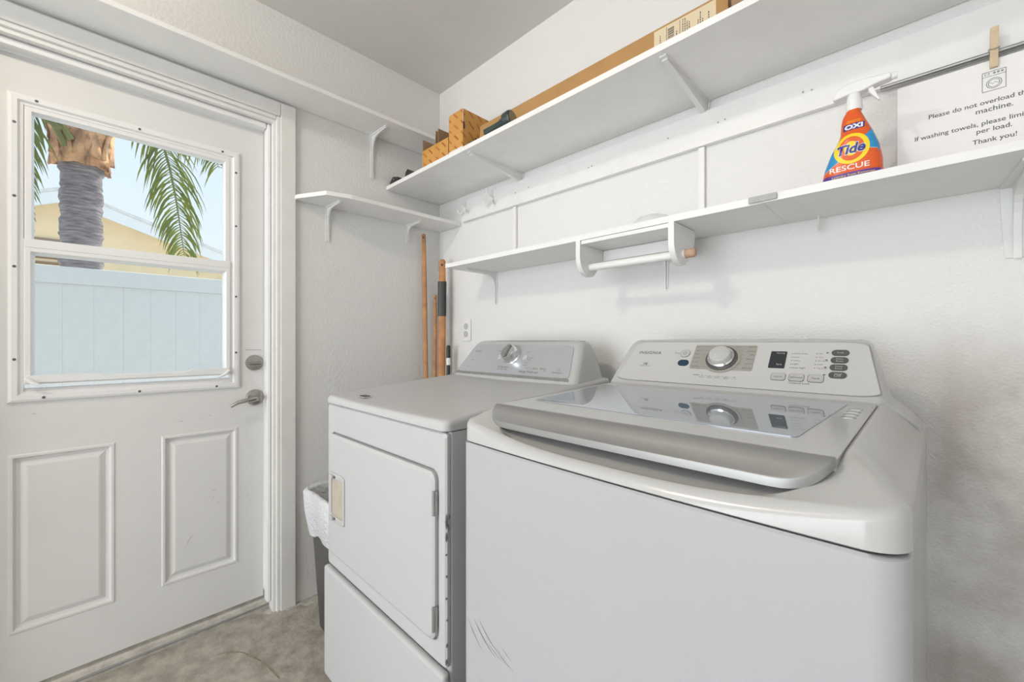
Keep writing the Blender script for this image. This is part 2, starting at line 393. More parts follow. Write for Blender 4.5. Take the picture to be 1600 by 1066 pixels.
prof = [(-0.15, 0.0), (-0.15, 0.044), (-0.072, 0.036), (-0.064, 0.030), (-0.060, 0.018), (-0.056, 0.0)]
b = prism(prof, 'y', -1.6875, -0.8535)
th = obj('trim_6', b, mat('worn_threshold', (0.62, 0.585, 0.52), 0.5, 0.1, var=0.35, vscale=18), kind='structure')
obj('metal_strip', tube([(-0.0565, -1.685, 0.014), (-0.0565, -0.856, 0.014)], 0.004, 8), GREYM, th, smooth=True)

# ------------------------------------------------------------------ the door
DX = -0.07
door = thing('door_1', (-0.09, -1.27, 0.05), None, None, kind='structure')
ys = [-1.669, -1.571, -1.337, -1.205, -0.969, -0.872]
def cells(bm, ylist, zlist, holes, x0, x1):
    for i in range(len(ylist) - 1):
        for j in range(len(zlist) - 1):
            c = ((ylist[i] + ylist[i + 1]) / 2, (zlist[j] + zlist[j + 1]) / 2)
            if any(h[0] < c[0] < h[1] and h[2] < c[1] < h[3] for h in holes): continue
            box(x0, x1, ylist[i], ylist[i + 1], zlist[j], zlist[j + 1], bm=bm)
b = bmesh.new()
PZ0, PZ1 = 0.233, 0.787
cells(b, ys, [0.052, PZ0, PZ1, 0.995], [(-1.571, -1.337, PZ0, PZ1), (-1.205, -0.969, PZ0, PZ1)], -0.112, DX)
cells(b, [-1.669, -1.55, -0.98, -0.872], [0.995, 1.91, 2.046], [(-1.55, -0.98, 0.995, 1.91)], -0.112, DX)
bmesh.ops.remove_doubles(b, verts=b.verts[:], dist=1e-5)
obj('door_slab', b, DOORW, door)
for (a, c) in ((-1.571, -1.337), (-1.205, -0.969)):
    P = lambda y, z, d: (DX + d, y, z)
    prof = [(-0.004, 0.0), (0.0, 0.003), (0.006, 0.003), (0.012, -0.007), (0.020, -0.009), (0.034, -0.002), (0.038, -0.001)]
    bb = rect_frame(a, c, PZ0, PZ1, prof, P)
    ins = 0.038
    vs = [bb.verts.new(P(y, z, -0.001)) for y, z in ((a + ins, PZ0 + ins), (c - ins, PZ0 + ins), (c - ins, PZ1 - ins), (a + ins, PZ1 - ins))]
    bb.faces.new(vs)
    obj('raised_panel', bb, DOORW, door)
PX = lambda y, z, d: (DX + d, y, z)
wf = obj('window_frame', rect_frame(-1.577, -0.958, 0.953, 1.927,
        [(0, 0), (0.003, 0.008), (0.010, 0.011), (0.022, 0.011), (0.027, 0.004), (0.034, 0.004), (0.034, -0.03)], PX), VINYL, door)
scr = disc((DX + 0.0105, 0, 0), (1, 0, 0), 0.0042, 0.0016, 10)
for v in scr.verts: pass
sme = bpy.data.meshes.new('screw'); scr.to_mesh(sme); scr.free(); sme.materials.append(DARKM)
for (y, z) in [(-1.561, 1.83), (-1.561, 1.60), (-1.561, 1.38), (-1.561, 1.09), (-1.515, 1.912), (-1.27, 1.912), (-1.02, 1.912),
               (-0.974, 1.84), (-0.974, 1.62), (-0.974, 1.33), (-0.974, 1.10), (-1.50, 0.966), (-1.27, 0.966), (-1.04, 0.966)]:
    s = bpy.data.objects.new('screw', sme); COL.objects.link(s); s.parent = wf
    s.location = Vector((0, y, z)) - ORG[wf.name]
us = obj('upper_sash', rect_frame(-1.5425, -0.9925, 1.455, 1.895, [(0, -0.03), (0, 0.001), (0.004, 0.003), (0.016, 0.003), (0.02, -0.012), (0.02, -0.03)], PX), VINYL, door)
obj('pane', box(-0.098, -0.095, -1.524, -1.011, 1.475, 1.876), PANE, us)
rl = obj('meeting_rail', box(-0.098, -0.060, -1.5425, -0.9925, 1.444, 1.472, 0.003), VINYL, door, smooth=True)
ls = obj('lower_sash', rect_frame(-1.5425, -0.9925, 1.010, 1.446, [(0, -0.03), (0, 0.006), (0.003, 0.009), (0.014, 0.009), (0.02, -0.004), (0.022, -0.03)], PX), VINYL, door)
obj('pane', box(-0.096, -0.093, -1.522, -1.010, 1.03, 1.426), PANE2, ls)
# bottom rail of the sash with its wide finger lift, and the two tilt latches
lift = [(-1.536, 1.014), (-0.998, 1.014), (-0.998, 1.038), (-1.12, 1.038), (-1.14, 1.030), (-1.36, 1.030), (-1.38, 1.038), (-1.536, 1.038)]
obj('finger_lift', prism(lift, 'x', -0.064, -0.052, 0.002), VINYL, ls, smooth=True)
for s_, y in ((1, -1.525), (-1, -1.010)):
    obj('tilt_latch', tube([(-0.055, y - s_ * 0.012, 1.028), (-0.048, y, 1.016), (-0.044, y + s_ * 0.03, 1.000)], [0.006, 0.006, 0.003], 8), VINYL, ls, smooth=True)
# deadbolt and lever
db = obj('deadbolt', disc((DX, -0.906, 1.055), (1, 0, 0), 0.033, 0.012, 32, profile=[(0.033, 0), (0.033, 0.006), (0.029, 0.011), (0.0, 0.013)]), NICKEL, door, smooth=True)
obj('thumb_turn', box(-0.058, -0.044, -0.932, -0.880, 1.048, 1.058, 0.004), NICKEL, db, smooth=True)
lv = obj('lever_rose', disc((DX, -0.904, 0.908), (1, 0, 0), 0.034, 0.014, 32, profile=[(0.034, 0), (0.034, 0.006), (0.030, 0.011), (0.0, 0.015)]), NICKEL, door, smooth=True)
obj('lever_arm', tube([(-0.058, -0.904, 0.906), (-0.028, -0.904, 0.906), (-0.020, -0.918, 0.906), (-0.018, -0.945, 0.904), (-0.018, -0.975, 0.898), (-0.020, -1.000, 0.884)],
     [0.012, 0.012, 0.0105, 0.009, 0.008, 0.006], 12), NICKEL, lv, smooth=True)
obj('key_button', disc((-0.030, -0.904, 0.906), (1, 0, 0), 0.009, 0.012, 16), CHROME, lv, smooth=True)
obj('tape_line', box(DX, DX + 0.0012, -0.940, -0.880, 1.1092, 1.1108), GREYM, door)
# scuffs on the right panel and latch side
b = bmesh.new()
for (y, z, l, a) in [(-1.13, 0.37, .05, 1.1), (-1.12, 0.385, .03, 1.0), (-1.05, 0.52, .022, .9), (-1.045, 0.55, .02, .2), (-1.03, .50, .02, .3), (-1.06, .53, .015, 1.2),
                     (-0.955, .53, .02, 1.4), (-0.957, .50, .016, .5), (-0.93, .50, .02, 1.3), (-0.925, .47, .018, 1.1), (-1.52, 0.915, .014, -.4), (-1.09, .845, .012, .1), (-1.06, .85, .012, -.1), (-1.15, .84, .02, 0.05)]:
    dy, dz = math.cos(a) * l / 2, math.sin(a) * l / 2; t = 0.0012
    x = DX + 0.0004
    b.faces.new([b.verts.new((x, y - dy, z - dz)), b.verts.new((x, y - dz * t / l, z + t)), b.verts.new((x, y + dy, z + dz)), b.verts.new((x, y + dz * t / l, z - t))])
obj('scuff_marks', b, SCUFFL, door, kind='stuff')

# ------------------------------------------------------------------ shelves, rail, brackets
def bracket(name, parent, wall, z, at, drop, out, width=0.022, rib=0.006, m=None, p=3.0):
    """stamped shelf bracket; wall 'x' (out = +x, at = y) or 'y' (out = -y, at = x)"""
    def P(a, o, zz): return (o, at + a, zz) if wall == 'x' else (at + a, -o, zz)
    b = bmesh.new()
    hw = width / 2
    # upright and arm plates (tapering)
    def plate(p):   # p: list of 8 corners
        vs = [b.verts.new(q) for q in p]
        for f in ((0, 1, 2, 3), (7, 6, 5, 4), (0, 4, 5, 1), (1, 5, 6, 2), (2, 6, 7, 3), (3, 7, 4, 0)): b.faces.new([vs[i] for i in f])
    t = 0.004
    plate([P(-hw, 0.0005, z), P(hw, 0.0005, z), P(hw * 0.7, 0.0005, z - drop), P(-hw * 0.7, 0.0005, z - drop),
           P(-hw, t, z), P(hw, t, z), P(hw * 0.7, t, z - drop), P(-hw * 0.7, t, z - drop)])
    plate([P(-hw, 0.0005, z), P(hw, 0.0005, z), P(hw * 0.6, out, z), P(-hw * 0.6, out, z),
           P(-hw, 0.0005, z - t), P(hw, 0.0005, z - t), P(hw * 0.6, out, z - t), P(-hw * 0.6, out, z - t)])
    # curved rib between them
    n = 10; prof = [(t, z - t)]
    for k in range(n + 1):
        s = k / n
        o_ = t + (out * 0.96 - t) * (s ** p) + 0.006 * (1 - s); d_ = (drop * 0.96) * ((1 - s) ** p) + 0.009
        prof.append((o_, z - d_))
    prof.append((out * 0.96, z - t))
    r0 = [P(-rib / 2, o, zz) for o, zz in prof]; r1 = [P(rib / 2, o, zz) for o, zz in prof]
    loft([r0, r1], True, True, True, b)
    for dz in (0.25, 0.82):
        disc(P(0, t, z - drop * dz), (1, 0, 0) if wall == 'x' else (0, -1, 0), 0.004, 0.0025, 8, bm=b)
    return obj(name, b, m or BRKT, parent)

ZO = 2.169
s = thing('wall_shelf', (0.095, -1.2, ZO), 'white painted shelf high above the door, just under the ceiling', 'shelf')
obj('board', box(0.001, 0.193, -2.2, -0.002, ZO, ZO + 0.019, 0.003), SHELFW, s, smooth=True)
bracket('bracket', s, 'x', ZO, -0.41, 0.21, 0.15)
bracket('bracket', s, 'x', ZO, -1.9, 0.21, 0.15)

ZS = 1.762
s = thing('wall_shelf', (0.1, -0.38, ZS), 'short white shelf with a clipped corner beside the door casing', 'shelf')
obj('board', prism([(0.001, -0.772), (0.03, -0.772), (0.17, -0.70), (0.196, -0.60), (0.196, -0.002), (0.001, -0.002)], 'z', ZS, ZS + 0.019, 0.003), SHELFW, s, smooth=True)
bracket('bracket', s, 'x', ZS, -0.628, 0.155, 0.145)
bracket('bracket', s, 'x', ZS, -0.21, 0.10, 0.13)

ZU = 1.918
s = thing('wall_shelf', (1.4, -0.165, ZU), 'deep white upper shelf carrying cardboard boxes along the right wall', 'shelf')
obj('board', box(0.004, 2.9, -0.335, -0.002, ZU, ZU + 0.02, 0.003), SHELFW, s, smooth=True)
for x in (0.64, 1.455, 2.3): bracket('bracket', s, 'y', ZU, x, 0.036, 0.315, 0.032, 0.015, None, 1.15)

ZL = 1.482
s = thing('wall_shelf', (1.4, -0.125, ZL), 'long narrow lower shelf above the washer and dryer', 'shelf')
obj('board', box(0.394, 1.6785, -0.252, -0.002, ZL, ZL + 0.019, 0.0008), SHELFW, s, smooth=True)
obj('board', box(1.6788, 2.9, -0.254, -0.002, ZL, ZL + 0.019, 0.0008), SHELFW, s, smooth=True)
mp = obj('mending_plate', box(1.648, 1.708, -0.2595, -0.2575, ZL + 0.003, ZL + 0.018, 0.0005), mat('galvanised_plate', (0.40, 0.40, 0.39), 0.5, 0.2, var=0.1, vscale=40), s, label='grey metal mending plate')
for x in (0.47, 1.324): bracket('bracket', s, 'y', ZL, x, 0.152, 0.19)
bracket('bracket', s, 'y', ZL, 2.098, 0.155, 0.20, 0.05, 0.012)
obj('cup_hook', tube([(1.757, -0.035, ZL), (1.757, -0.035, ZL - 0.018), (1.757, -0.045, ZL - 0.030), (1.757, -0.036, ZL - 0.040), (1.757, -0.026, ZL - 0.032)], 0.003, 8), BRKT, s, smooth=True)

r = thing('hook_rail', (1.4, -0.01, 1.774), 'long white board fixed to the right wall under the upper shelf', 'rail')
obj('board', box(0.222, 2.9, -0.021, -0.001, 1.774, 1.882, 0.002), SHELFW, r, smooth=True)
def coat_hook(x):
    b = disc((x, -0.021, 1.838), (0, -1, 0), 0.011, 0.004, 14)
    tube([(x, -0.022, 1.846), (x, -0.040, 1.852), (x, -0.056, 1.868), (x, -0.060, 1.880)], [0.004, 0.004, 0.004, 0.0055], 8, b)
    for sg in (-1, 1):
        tube([(x, -0.022, 1.834), (x + sg * 0.012, -0.036, 1.818), (x + sg * 0.022, -0.046, 1.806), (x + sg * 0.028, -0.052, 1.816), (x + sg * 0.030, -0.054, 1.828)], [0.004, 0.004, 0.004, 0.004, 0.005], 8, b)
    return obj('coat_hook', b, BRKT, r, smooth=True)
coat_hook(0.262); coat_hook(0.465)
sc_bm = bmesh.new()
for x, z in ((0.62, 1.83), (0.70, 1.835), (1.02, 1.83), (1.035, 1.831), (1.34, 1.835), (1.50, 1.83), (1.52, 1.832), (1.72, 1.832), (1.74, 1.83)):
    disc((x, -0.021, z), (0, -1, 0), 0.0028, 0.0008, 8, bm=sc_bm)
obj('nail_heads', sc_bm, GREYM, r, kind='stuff')
# battens joining the rail and the lower shelf
for x, lab in ((0.604, 'narrow white batten on the wall above the left end of the lower shelf'), (1.446, 'narrow white batten on the wall above the paper towel holder')):
    obj('wall_batten', box(x - 0.010, x + 0.010, -0.014, -0.001, ZL + 0.020, 1.773, 0.002), SHELFW, None, True, lab, 'batten', group='wall battens')
obj('hanging_rod', tube([(1.880, -0.034, 1.7685), (2.9, -0.034, 1.7645)], 0.0045, 10), GREYM, None, True, 'thin grey hanging rod under the white board, holding the clothespin', 'rod')

# paper towel holder under the lower shelf
h = thing('towel_holder', (1.295, -0.18, 1.37), 'white wooden paper towel holder hanging under the lower shelf', 'towel holder')
def cheek(x0, x1):
    pts = [(-0.258, ZL - 0.001), (-0.258, 1.432)]
    for k in range(1, 13):
        a = math.pi + math.pi * k / 12 * 0.62
        pts.append((-0.198 + 0.060 * math.cos(a), 1.428 + 0.062 * math.sin(a)))
    pts += [(-0.120, 1.425), (-0.108, 1.445), (-0.108, ZL - 0.001)]
    return prism(pts, 'x', x0, x1, 0.002)
obj('side_panel', cheek(1.128, 1.146), SHELFW, h, smooth=True)
obj('side_panel', cheek(1.444, 1.462), SHELFW, h, smooth=True)
obj('top_board', box(1.1465, 1.4435, -0.252, -0.110, ZL - 0.014, ZL - 0.001, 0.002), SHELFW, h, smooth=True)
obj('back_board', box(1.1465, 1.4435, -0.118, -0.107, 1.43, ZL - 0.015, 0.002), SHELFW, h, smooth=True)
dw = obj('dowel', tube([(1.112, -0.198, 1.398), (1.470, -0.198, 1.398)], 0.0125, 16), SHELFW, h, smooth=True)
obj('dowel_tip', tube([(1.470, -0.198, 1.398), (1.494, -0.198, 1.398), (1.499, -0.198, 1.398)], [0.0128, 0.0128, 0.009], 16), DOWEL, dw, smooth=True, label='bare brown wooden dowel end')

# clear dish on the lower shelf
prof = [(0.058, 0.0), (0.062, 0.003), (0.060, 0.014), (0.048, 0.026), (0.028, 0.033), (0.0, 0.035)]
obj('plastic_cover', disc((1.36, -0.17, ZL + 0.0195), (0, 0, 1), 0.06, 0.03, 30, profile=prof), CLEARP, None, True, 'clear plastic dome lying on the lower shelf above the towel holder', 'cover')

# ------------------------------------------------------------------ paper sign and clothespin
sg = thing('paper_sign', (2.06, -0.04, 1.516), 'white paper notice with a washing machine drawing and laundry instructions', 'sign')
SY = -0.0405
obj('sheet', box(1.911, 2.214, SY, SY + 0.0006, 1.516, 1.7505), PAPER, sg)
def sput(x0, z0):
    return lambda px, py: Vector((x0 + px, SY - 0.0004, z0 + py))
for s_, x0, z0, wd in (('Please do not overload the', 1.964, 1.6585, 0.1485), ('machine.', 2.0365, 1.6415, 0.0525),
                      ('If washing towels, please limit', 1.941, 1.6145, 0.167), ('per load.', 2.0375, 1.5985, 0.050), ('Thank you!', 2.0315, 1.5765, 0.0625)):
    obj('lettering', text_bm(s_, width=wd, bold=0.006, put=sput(x0, z0)), INK, sg)
b = bmesh.new()
PS = lambda a, c, d: (a, SY - 0.0004 - d, c)
def line_ring(pts, wd):   # closed outline of constant width, flat on the paper
    n = len(pts); c = (sum(p[0] for p in pts) / n, sum(p[1] for p in pts) / n)
    out = [PS(p[0], p[1], 0) for p in pts]
    inn = [PS(p[0] + (c[0] - p[0]) / max(1e-6, math.hypot(p[0] - c[0], p[1] - c[1])) * wd, p[1] + (c[1] - p[1]) / max(1e-6, math.hypot(p[0] - c[0], p[1] - c[1])) * wd, 0) for p in pts]
    loft([out, inn], False, False, True, b)
circ = lambda cx, cz, r: [(cx + r * math.cos(2 * math.pi * k / 28), cz + r * math.sin(2 * math.pi * k / 28)) for k in range(28)]
line_ring([(2.0455, 1.6845), (2.0795, 1.6845), (2.0795, 1.7265), (2.0455, 1.7265)], 0.0013)
b.faces.new([b.verts.new(PS(x, z, 0)) for x, z in ((2.0455, 1.7158), (2.0795, 1.7158), (2.0795, 1.7166), (2.0455, 1.7166))])
line_ring(circ(2.0625, 1.700, 0.0112), 0.0009); line_ring(circ(2.0625, 1.700, 0.0085), 0.0008)
line_ring([(2.049, 1.7195), (2.056, 1.7195), (2.056, 1.7235), (2.049, 1.7235)], 0.0009)
for x in (2.063, 2.0685, 2.074): line_ring(circ(x, 1.7215, 0.0019), 0.0012)
wv = [(2.0625 - 0.0075 + 0.015 * k / 16, 1.7005 + 0.0016 * math.sin(k / 16 * 4 * math.pi)) for k in range(17)]
for k in range(16):
    p, q = wv[k], wv[k + 1]
    b.faces.new([b.verts.new(PS(*c, 0)) for c in ((p[0], p[1] - .0004), (q[0], q[1] - .0004), (q[0], q[1] + .0004), (p[0], p[1] + .0004))])
obj('machine_drawing', b, INK, sg)
cp = thing('clothespin', (2.062, -0.05, 1.731), 'pale wooden clothespin holding the paper notice on the rod', 'clothespin')
obj('jaw', prism([(-0.0415, 1.731), (-0.048, 1.731), (-0.052, 1.765), (-0.055, 1.785), (-0.058, 1.812), (-0.052, 1.812), (-0.046, 1.775)], 'x', 2.056, 2.068, 0.0008), PINWOOD, cp, smooth=True)
obj('jaw', prism([(-0.0395, 1.731), (-0.033, 1.731), (-0.029, 1.752), (-0.0295, 1.760), (-0.0385, 1.762)], 'x', 2.056, 2.068, 0.0008), PINWOOD, cp, smooth=True)
obj('spring', tube([(2.0545, -0.040, 1.772), (2.0545, -0.054, 1.768), (2.062, -0.0555, 1.766), (2.0695, -0.054, 1.768), (2.0695, -0.040, 1.772)], 0.0011, 6), GREYM, cp, smooth=True)

# ------------------------------------------------------------------ spray bottle
bt = thing('spray_bottle', (1.84, -0.18, ZL + 0.019), 'orange and white laundry stain spray bottle on the lower shelf', 'bottle')
ZB = ZL + 0.0192
left = [(1.500, 1.784), (1.518, 1.785), (1.541, 1.789), (1.578, 1.802), (1.601, 1.814), (1.614, 1.8185), (1.641, 1.820), (1.655, 1.8225), (1.664, 1.8265), (1.670, 1.831)]
right = [(1.500, 1.893), (1.519, 1.893), (1.549, 1.892), (1.580, 1.887), (1.613, 1.876), (1.647, 1.862), (1.658, 1.8575), (1.664, 1.8555), (1.670, 1.854)]
def ip(tab, z):
    z = min(max(z, tab[0][0]), tab[-1][0])
    for i in range(len(tab) - 1):
        if tab[i][0] <= z <= tab[i + 1][0]:
            f = (z - tab[i][0]) / (tab[i + 1][0] - tab[i][0]); f2 = f
            return tab[i][1] + (tab[i + 1][1] - tab[i][1]) * f2
BYC = -0.178
def bdepth(z): return 0.030 if z < 1.60 else 0.030 - (z - 1.60) / 0.07 * 0.016
def bsurf(x, z, off=0.0):
    a, c = ip(left, z), ip(right, z); m_ = (a + c) / 2; hw = (c - a) / 2
    x = min(max(x, a + 0.0012), c - 0.0012)
    t = max(-0.999, min(0.999, (x - m_) / hw))
    return Vector((x, BYC - bdepth(z) * (1 - abs(t) ** 3.0) ** (1 / 3.0) - off, z))
rings = []
zs = [1.5012, 1.504] + [1.51 + 0.005 * k for k in range(32)] + [1.668, 1.670]
for i, z in enumerate(zs):
    a, c = ip(left, z), ip(right, z); m_ = (a + c) / 2; hw = (c - a) / 2; dd = bdepth(z)
    if i == 0: hw -= 0.004; dd -= 0.004
    ring = []
    for k in range(48):
        th_ = 2 * math.pi * k / 48; cc, ss = math.cos(th_), math.sin(th_)
        ring.append((m_ + hw * math.copysign(abs(cc) ** (2 / 3.0), cc), BYC - dd * math.copysign(abs(ss) ** (2 / 3.0), ss), z))
    rings.append(ring)
bd = obj('bottle_body', loft(rings, True, True), ORANGE, bt, smooth=True)
def decal(name, m, fn, nu, nv, off):
    b = bmesh.new()
    g = [[b.verts.new(bsurf(*fn(i / nu, j / nv), off)) for i in range(nu + 1)] for j in range(nv + 1)]
    for j in range(nv):
        for i in range(nu):
            try: b.faces.new((g[j][i], g[j][i + 1], g[j + 1][i + 1], g[j + 1][i]))
            except ValueError: pass
    return obj(name, b, m, bd)
def ell(cx, cz, ra, rb, tilt=0.0, r0=0.0):
    def f(u, v):
        a = 2 * math.pi * u; r_ = r0 + (1 - r0) * v
        x, z = ra * r_ * math.cos(a), rb * r_ * math.sin(a)
        return cx + x * math.cos(tilt) - z * math.sin(tilt), cz + x * math.sin(tilt) + z * math.cos(tilt)
    return f
def stripe(x0, x1, lo, hi):
    return lambda u, v: (x0(u, v) + (x1(u, v) - x0(u, v)) * u, lo(u) + (hi(u) - lo(u)) * v)
# blue splashes right and left, white edges, purple foot band
def bl_r(u, v):
    z = 1.5555 + 0.004 * u + v * (0.0445 + 0.012 * u - 0.004 * (1 - u)); xr = ip(right, z) - 0.0006
    return 1.861 + (xr - 1.861) * u, z
def bl_l(u, v):
    z = 1.533 + 0.018 * u + v * 0.050; xl = ip(left, z) + 0.0008
    return xl + (1.822 - xl) * u, z
decal('print_blue', TBLUE, bl_r, 14, 14, 0.0005); decal('print_blue', TBLUE, bl_l, 14, 14, 0.0005)
def orange_wedge(u, v):   # the orange lower field with its thin pale edge
    z0 = 1.5265; x = ip(left, 1.53) + 0.001 + u * (ip(right, 1.53) - ip(left, 1.53) - 0.002)
    top = 1.533 + 0.040 * math.sin(min(1, u * 1.25) * math.pi / 2) ** 1.2 - 0.016 * max(0, u - 0.55)
    return x, z0 + (top - z0) * v
decal('print_pale_edge', TWHITE, lambda u, v: (orange_wedge(u, v)[0], orange_wedge(u, v)[1] + 0.0008 * v), 24, 10, 0.0007)
decal('print_orange', ORANGE, orange_wedge, 24, 10, 0.0010)
decal('print_purple', TPURP, lambda u, v: (ip(left, 1.52) + 0.0006 + u * (ip(right, 1.52) - ip(left, 1.52) - 0.0012), 1.504 + v * (0.0195 + 0.001 * (1 - u))), 24, 4, 0.0006)
decal('emblem_yellow', TYELL, ell(1.8405, 1.576, 0.0315, 0.0335, 0.05), 40, 8, 0.0014)
decal('emblem_orange', ORANGE, ell(1.8405, 1.576, 0.0225, 0.0265, 0.05), 40, 6, 0.0018)
decal('emblem_ring', TYELL, ell(1.8405, 1.576, 0.0125, 0.0160, 0.05), 30, 4, 0.0020)
def bput(x0, z0, off, slant=0.0): return lambda px, py: bsurf(x0 + px, z0 + py + px * slant, off)
obj('lettering', text_bm('Tide', width=0.052, height=0.022, bold=0.055, shear=0.22, put=bput(1.8135, 1.5645, 0.0021, 0.03), sub=1), TWHITE, bd)
obj('lettering', text_bm('Tide', width=0.0495, height=0.021, bold=0.032, shear=0.22, put=bput(1.8150, 1.5650, 0.0025, 0.03), sub=1), TNAVY, bd)
obj('lettering', text_bm('RESCUE', width=0.070, height=0.0115, bold=0.012, put=bput(1.8015, 1.5300, 0.0014), sub=1), TWHITE, bd)
obj('lettering', text_bm('Laundry Stain Remover', width=0.075, height=0.0045, bold=0.0, put=bput(1.806, 1.5165, 0.0011)), TYELL, bd)
decal('print_navy', TNAVY, lambda u, v: (1.8255 + 0.037 * u, 1.6195 + 0.0145 * v), 8, 3, 0.0008)
obj('lettering', text_bm('OXI', width=0.032, height=0.0105, bold=0.05, put=bput(1.828, 1.6215, 0.0013), sub=1), TWHITE, bd)
obj('lettering', text_bm('ADVANCED', width=0.024, height=0.0022, put=bput(1.832, 1.6400, 0.0009)), TYELL, bd)
obj('lettering', text_bm('POWER OF', width=0.024, height=0.0022, put=bput(1.831, 1.6365, 0.0009)), TYELL, bd)
sp = obj('sprayer_neck', disc((1.8425, BYC, 1.6695), (0, 0, 1), 0.016, 0.03, 28, profile=[(0.0145, 0), (0.0155, 0.004), (0.0145, 0.020), (0.0125, 0.032), (0.011, 0.045)]), TWHITE, bt, smooth=True)
hd = prism([(1.806, 1.702), (1.805, 1.709), (1.812, 1.722), (1.826, 1.731), (1.850, 1.733), (1.885, 1.729), (1.905, 1.727), (1.906, 1.715), (1.880, 1.712), (1.858, 1.706), (1.832, 1.706)],
           'y', BYC - 0.013, BYC + 0.013, 0.004, seg=3)
obj('sprayer_head', hd, TWHITE, bt, smooth=True)
obj('nozzle', tube([(1.905, BYC, 1.721), (1.915, BYC, 1.721)], [0.008, 0.007], 14), TWHITE, bt, smooth=True)
obj('trigger', prism([(1.866, 1.711), (1.876, 1.711), (1.880, 1.698), (1.887, 1.680), (1.885, 1.677), (1.876, 1.690), (1.870, 1.700)], 'y', BYC - 0.006, BYC + 0.006, 0.0015), TWHITE, bt, smooth=True)

# ------------------------------------------------------------------ things on the upper shelf
ZT = ZU + 0.0205
def open_box(x0, x1, y0, y1, z1, flaps, label, name='cardboard_box'):
    o = thing(name, ((x0 + x1) / 2, (y0 + y1) / 2, ZT), label, 'box', 'printed cardboard boxes on the upper shelf')
    t = 0.003
    b = bmesh.new()
    box(x0, x1, y0, y0 + t, ZT, z1, bm=b); box(x0, x1, y1 - t, y1, ZT, z1, bm=b)
    box(x0, x0 + t, y0 + t, y1 - t, ZT, z1, bm=b); box(x1 - t, x1, y0 + t, y1 - t, ZT, z1, bm=b); box(x0, x1, y0, y1, ZT, ZT + t, bm=b)
    obj('box_body', b, PRINT, o)
    for (fx, hh, lean) in flaps:
        p = [(fx, z1 - 0.002), (fx + t, z1 - 0.002), (fx + t + lean, z1 + hh), (fx + lean, z1 + hh)]
        obj('flap', prism(p, 'y', y0 + 0.001, y1 - 0.001), CARDIN, o)
    return o
open_box(0.236, 0.338, -0.27, -0.06, 2.062, [(0.236, 0.055, 0.0), ], 'short open printed cardboard box with one raised flap, nearest the corner')
open_box(0.339, 0.441, -0.27, -0.06, 2.062, [(0.339, 0.062, 0.004), (0.360, 0.066, 0.002)], 'short open printed cardboard box with two raised flaps, middle of the three')
tb = thing('cardboard_box', (0.496, -0.18, ZT), 'tall printed cardboard box, tallest of the three on the upper shelf', 'box', 'printed cardboard boxes on the upper shelf')
obj('box_body', box(0.446, 0.545, -0.27, -0.085, ZT, 2.152, 0.0012), PRINT, tb)
obj('lid_edge', box(0.5451, 0.5458, -0.2702, -0.268, 2.095, 2.152), PAPER, tb)
obj('hand_slot', box(0.5452, 0.5462, -0.268, -0.260, 2.065, 2.095), DARKG, tb)
obj('tape', box(0.447, 0.544, -0.2708, -0.2702, 1.985, 1.989), PAPER, tb)

lb = thing('cardboard_box', (1.08, -0.16, ZT), 'long flat brown cardboard box with a shipping label on the upper shelf', 'box')
obj('box_body', box(0.60, 1.590, -0.22, -0.10, ZT, 2.071, 0.0015), CARD, lb)
lab = obj('shipping_label', box(1.386, 1.560, -0.2208, -0.2201, 1.95, 2.064), LABELP, lb)
b = bmesh.new()
yl = -0.2211
def bar(x0, x1, z0, z1): b.faces.new([b.verts.new((x, yl, z)) for x, z in ((x0, z0), (x1, z0), (x1, z1), (x0, z1))])
zz = 1.985
while zz < 2.05:
    hgt = random.choice([0.0012, 0.002, 0.003]); bar(1.428, 1.446, zz, zz + hgt); zz += hgt + random.choice([0.0012, 0.002])
bar(1.4235, 1.4248, 1.955, 2.060); bar(1.462, 1.4633, 1.955, 2.060)
for x0, n in ((1.404, 9), (1.414, 6), (1.452, 8), (1.470, 12), (1.476, 12), (1.482, 10), (1.488, 9), (1.512, 9), (1.518, 10), (1.524, 7), (1.540, 9), (1.546, 5)):
    z = 1.99
    for k in range(n):
        l = random.uniform(0.002, 0.006); bar(x0, x0 + 0.0028, z, z + l); z += l + 0.002
        if z > 2.056: break
obj('label_print', b, INK, lab)
db2 = thing('carton', (1.66, -0.18, ZT), 'dark cardboard carton behind the end of the long box, cut by the frame', 'box')
obj('carton_body', box(1.612, 1.80, -0.27, -0.10, ZT, 2.055, 0.002), CARDIN, db2)
obj('carton_top_flap', box(1.610, 1.802, -0.272, -0.098, 2.0552, 2.058), CARD, db2)

fl = thing('flashlight', (0.80, -0.30, ZT), 'dark green flashlight lying at the front of the upper shelf', 'flashlight')
ax0, ax1 = Vector((0.742, -0.3165, ZT + 0.0160)), Vector((0.872, -0.300, ZT + 0.0335))
dr = (ax1 - ax0).normalized()
obj('flashlight_barrel', tube([ax0, ax0 + dr * 0.004, ax0 + dr * 0.030, ax0 + dr * 0.032, ax0 + dr * 0.075, ax0 + dr * 0.10], [0.010, 0.0155, 0.0155, 0.0145, 0.0155, 0.022], 18), GREENB, fl, smooth=True)
hdm = obj('flashlight_head', tube([ax0 + dr * 0.10, ax0 + dr * 0.106, ax0 + dr * 0.13, ax0 + dr * 0.136], [0.024, 0.031, 0.032, 0.029], 22), GREENB, fl, smooth=True)
obj('lens', disc(ax0 + dr * 0.1362, dr, 0.025, 0.001, 22), LENS, hdm)
cb = thing('charger', (0.062, -0.30, ZT), 'small black plastic adapter at the left end of the upper shelf', 'adapter')
obj('charger_body', prism([(0.020, ZT), (0.108, ZT), (0.098, ZT + 0.026), (0.052, ZT + 0.038), (0.022, ZT + 0.016)], 'y', -0.325, -0.285, 0.003), BLACK, cb, smooth=True)
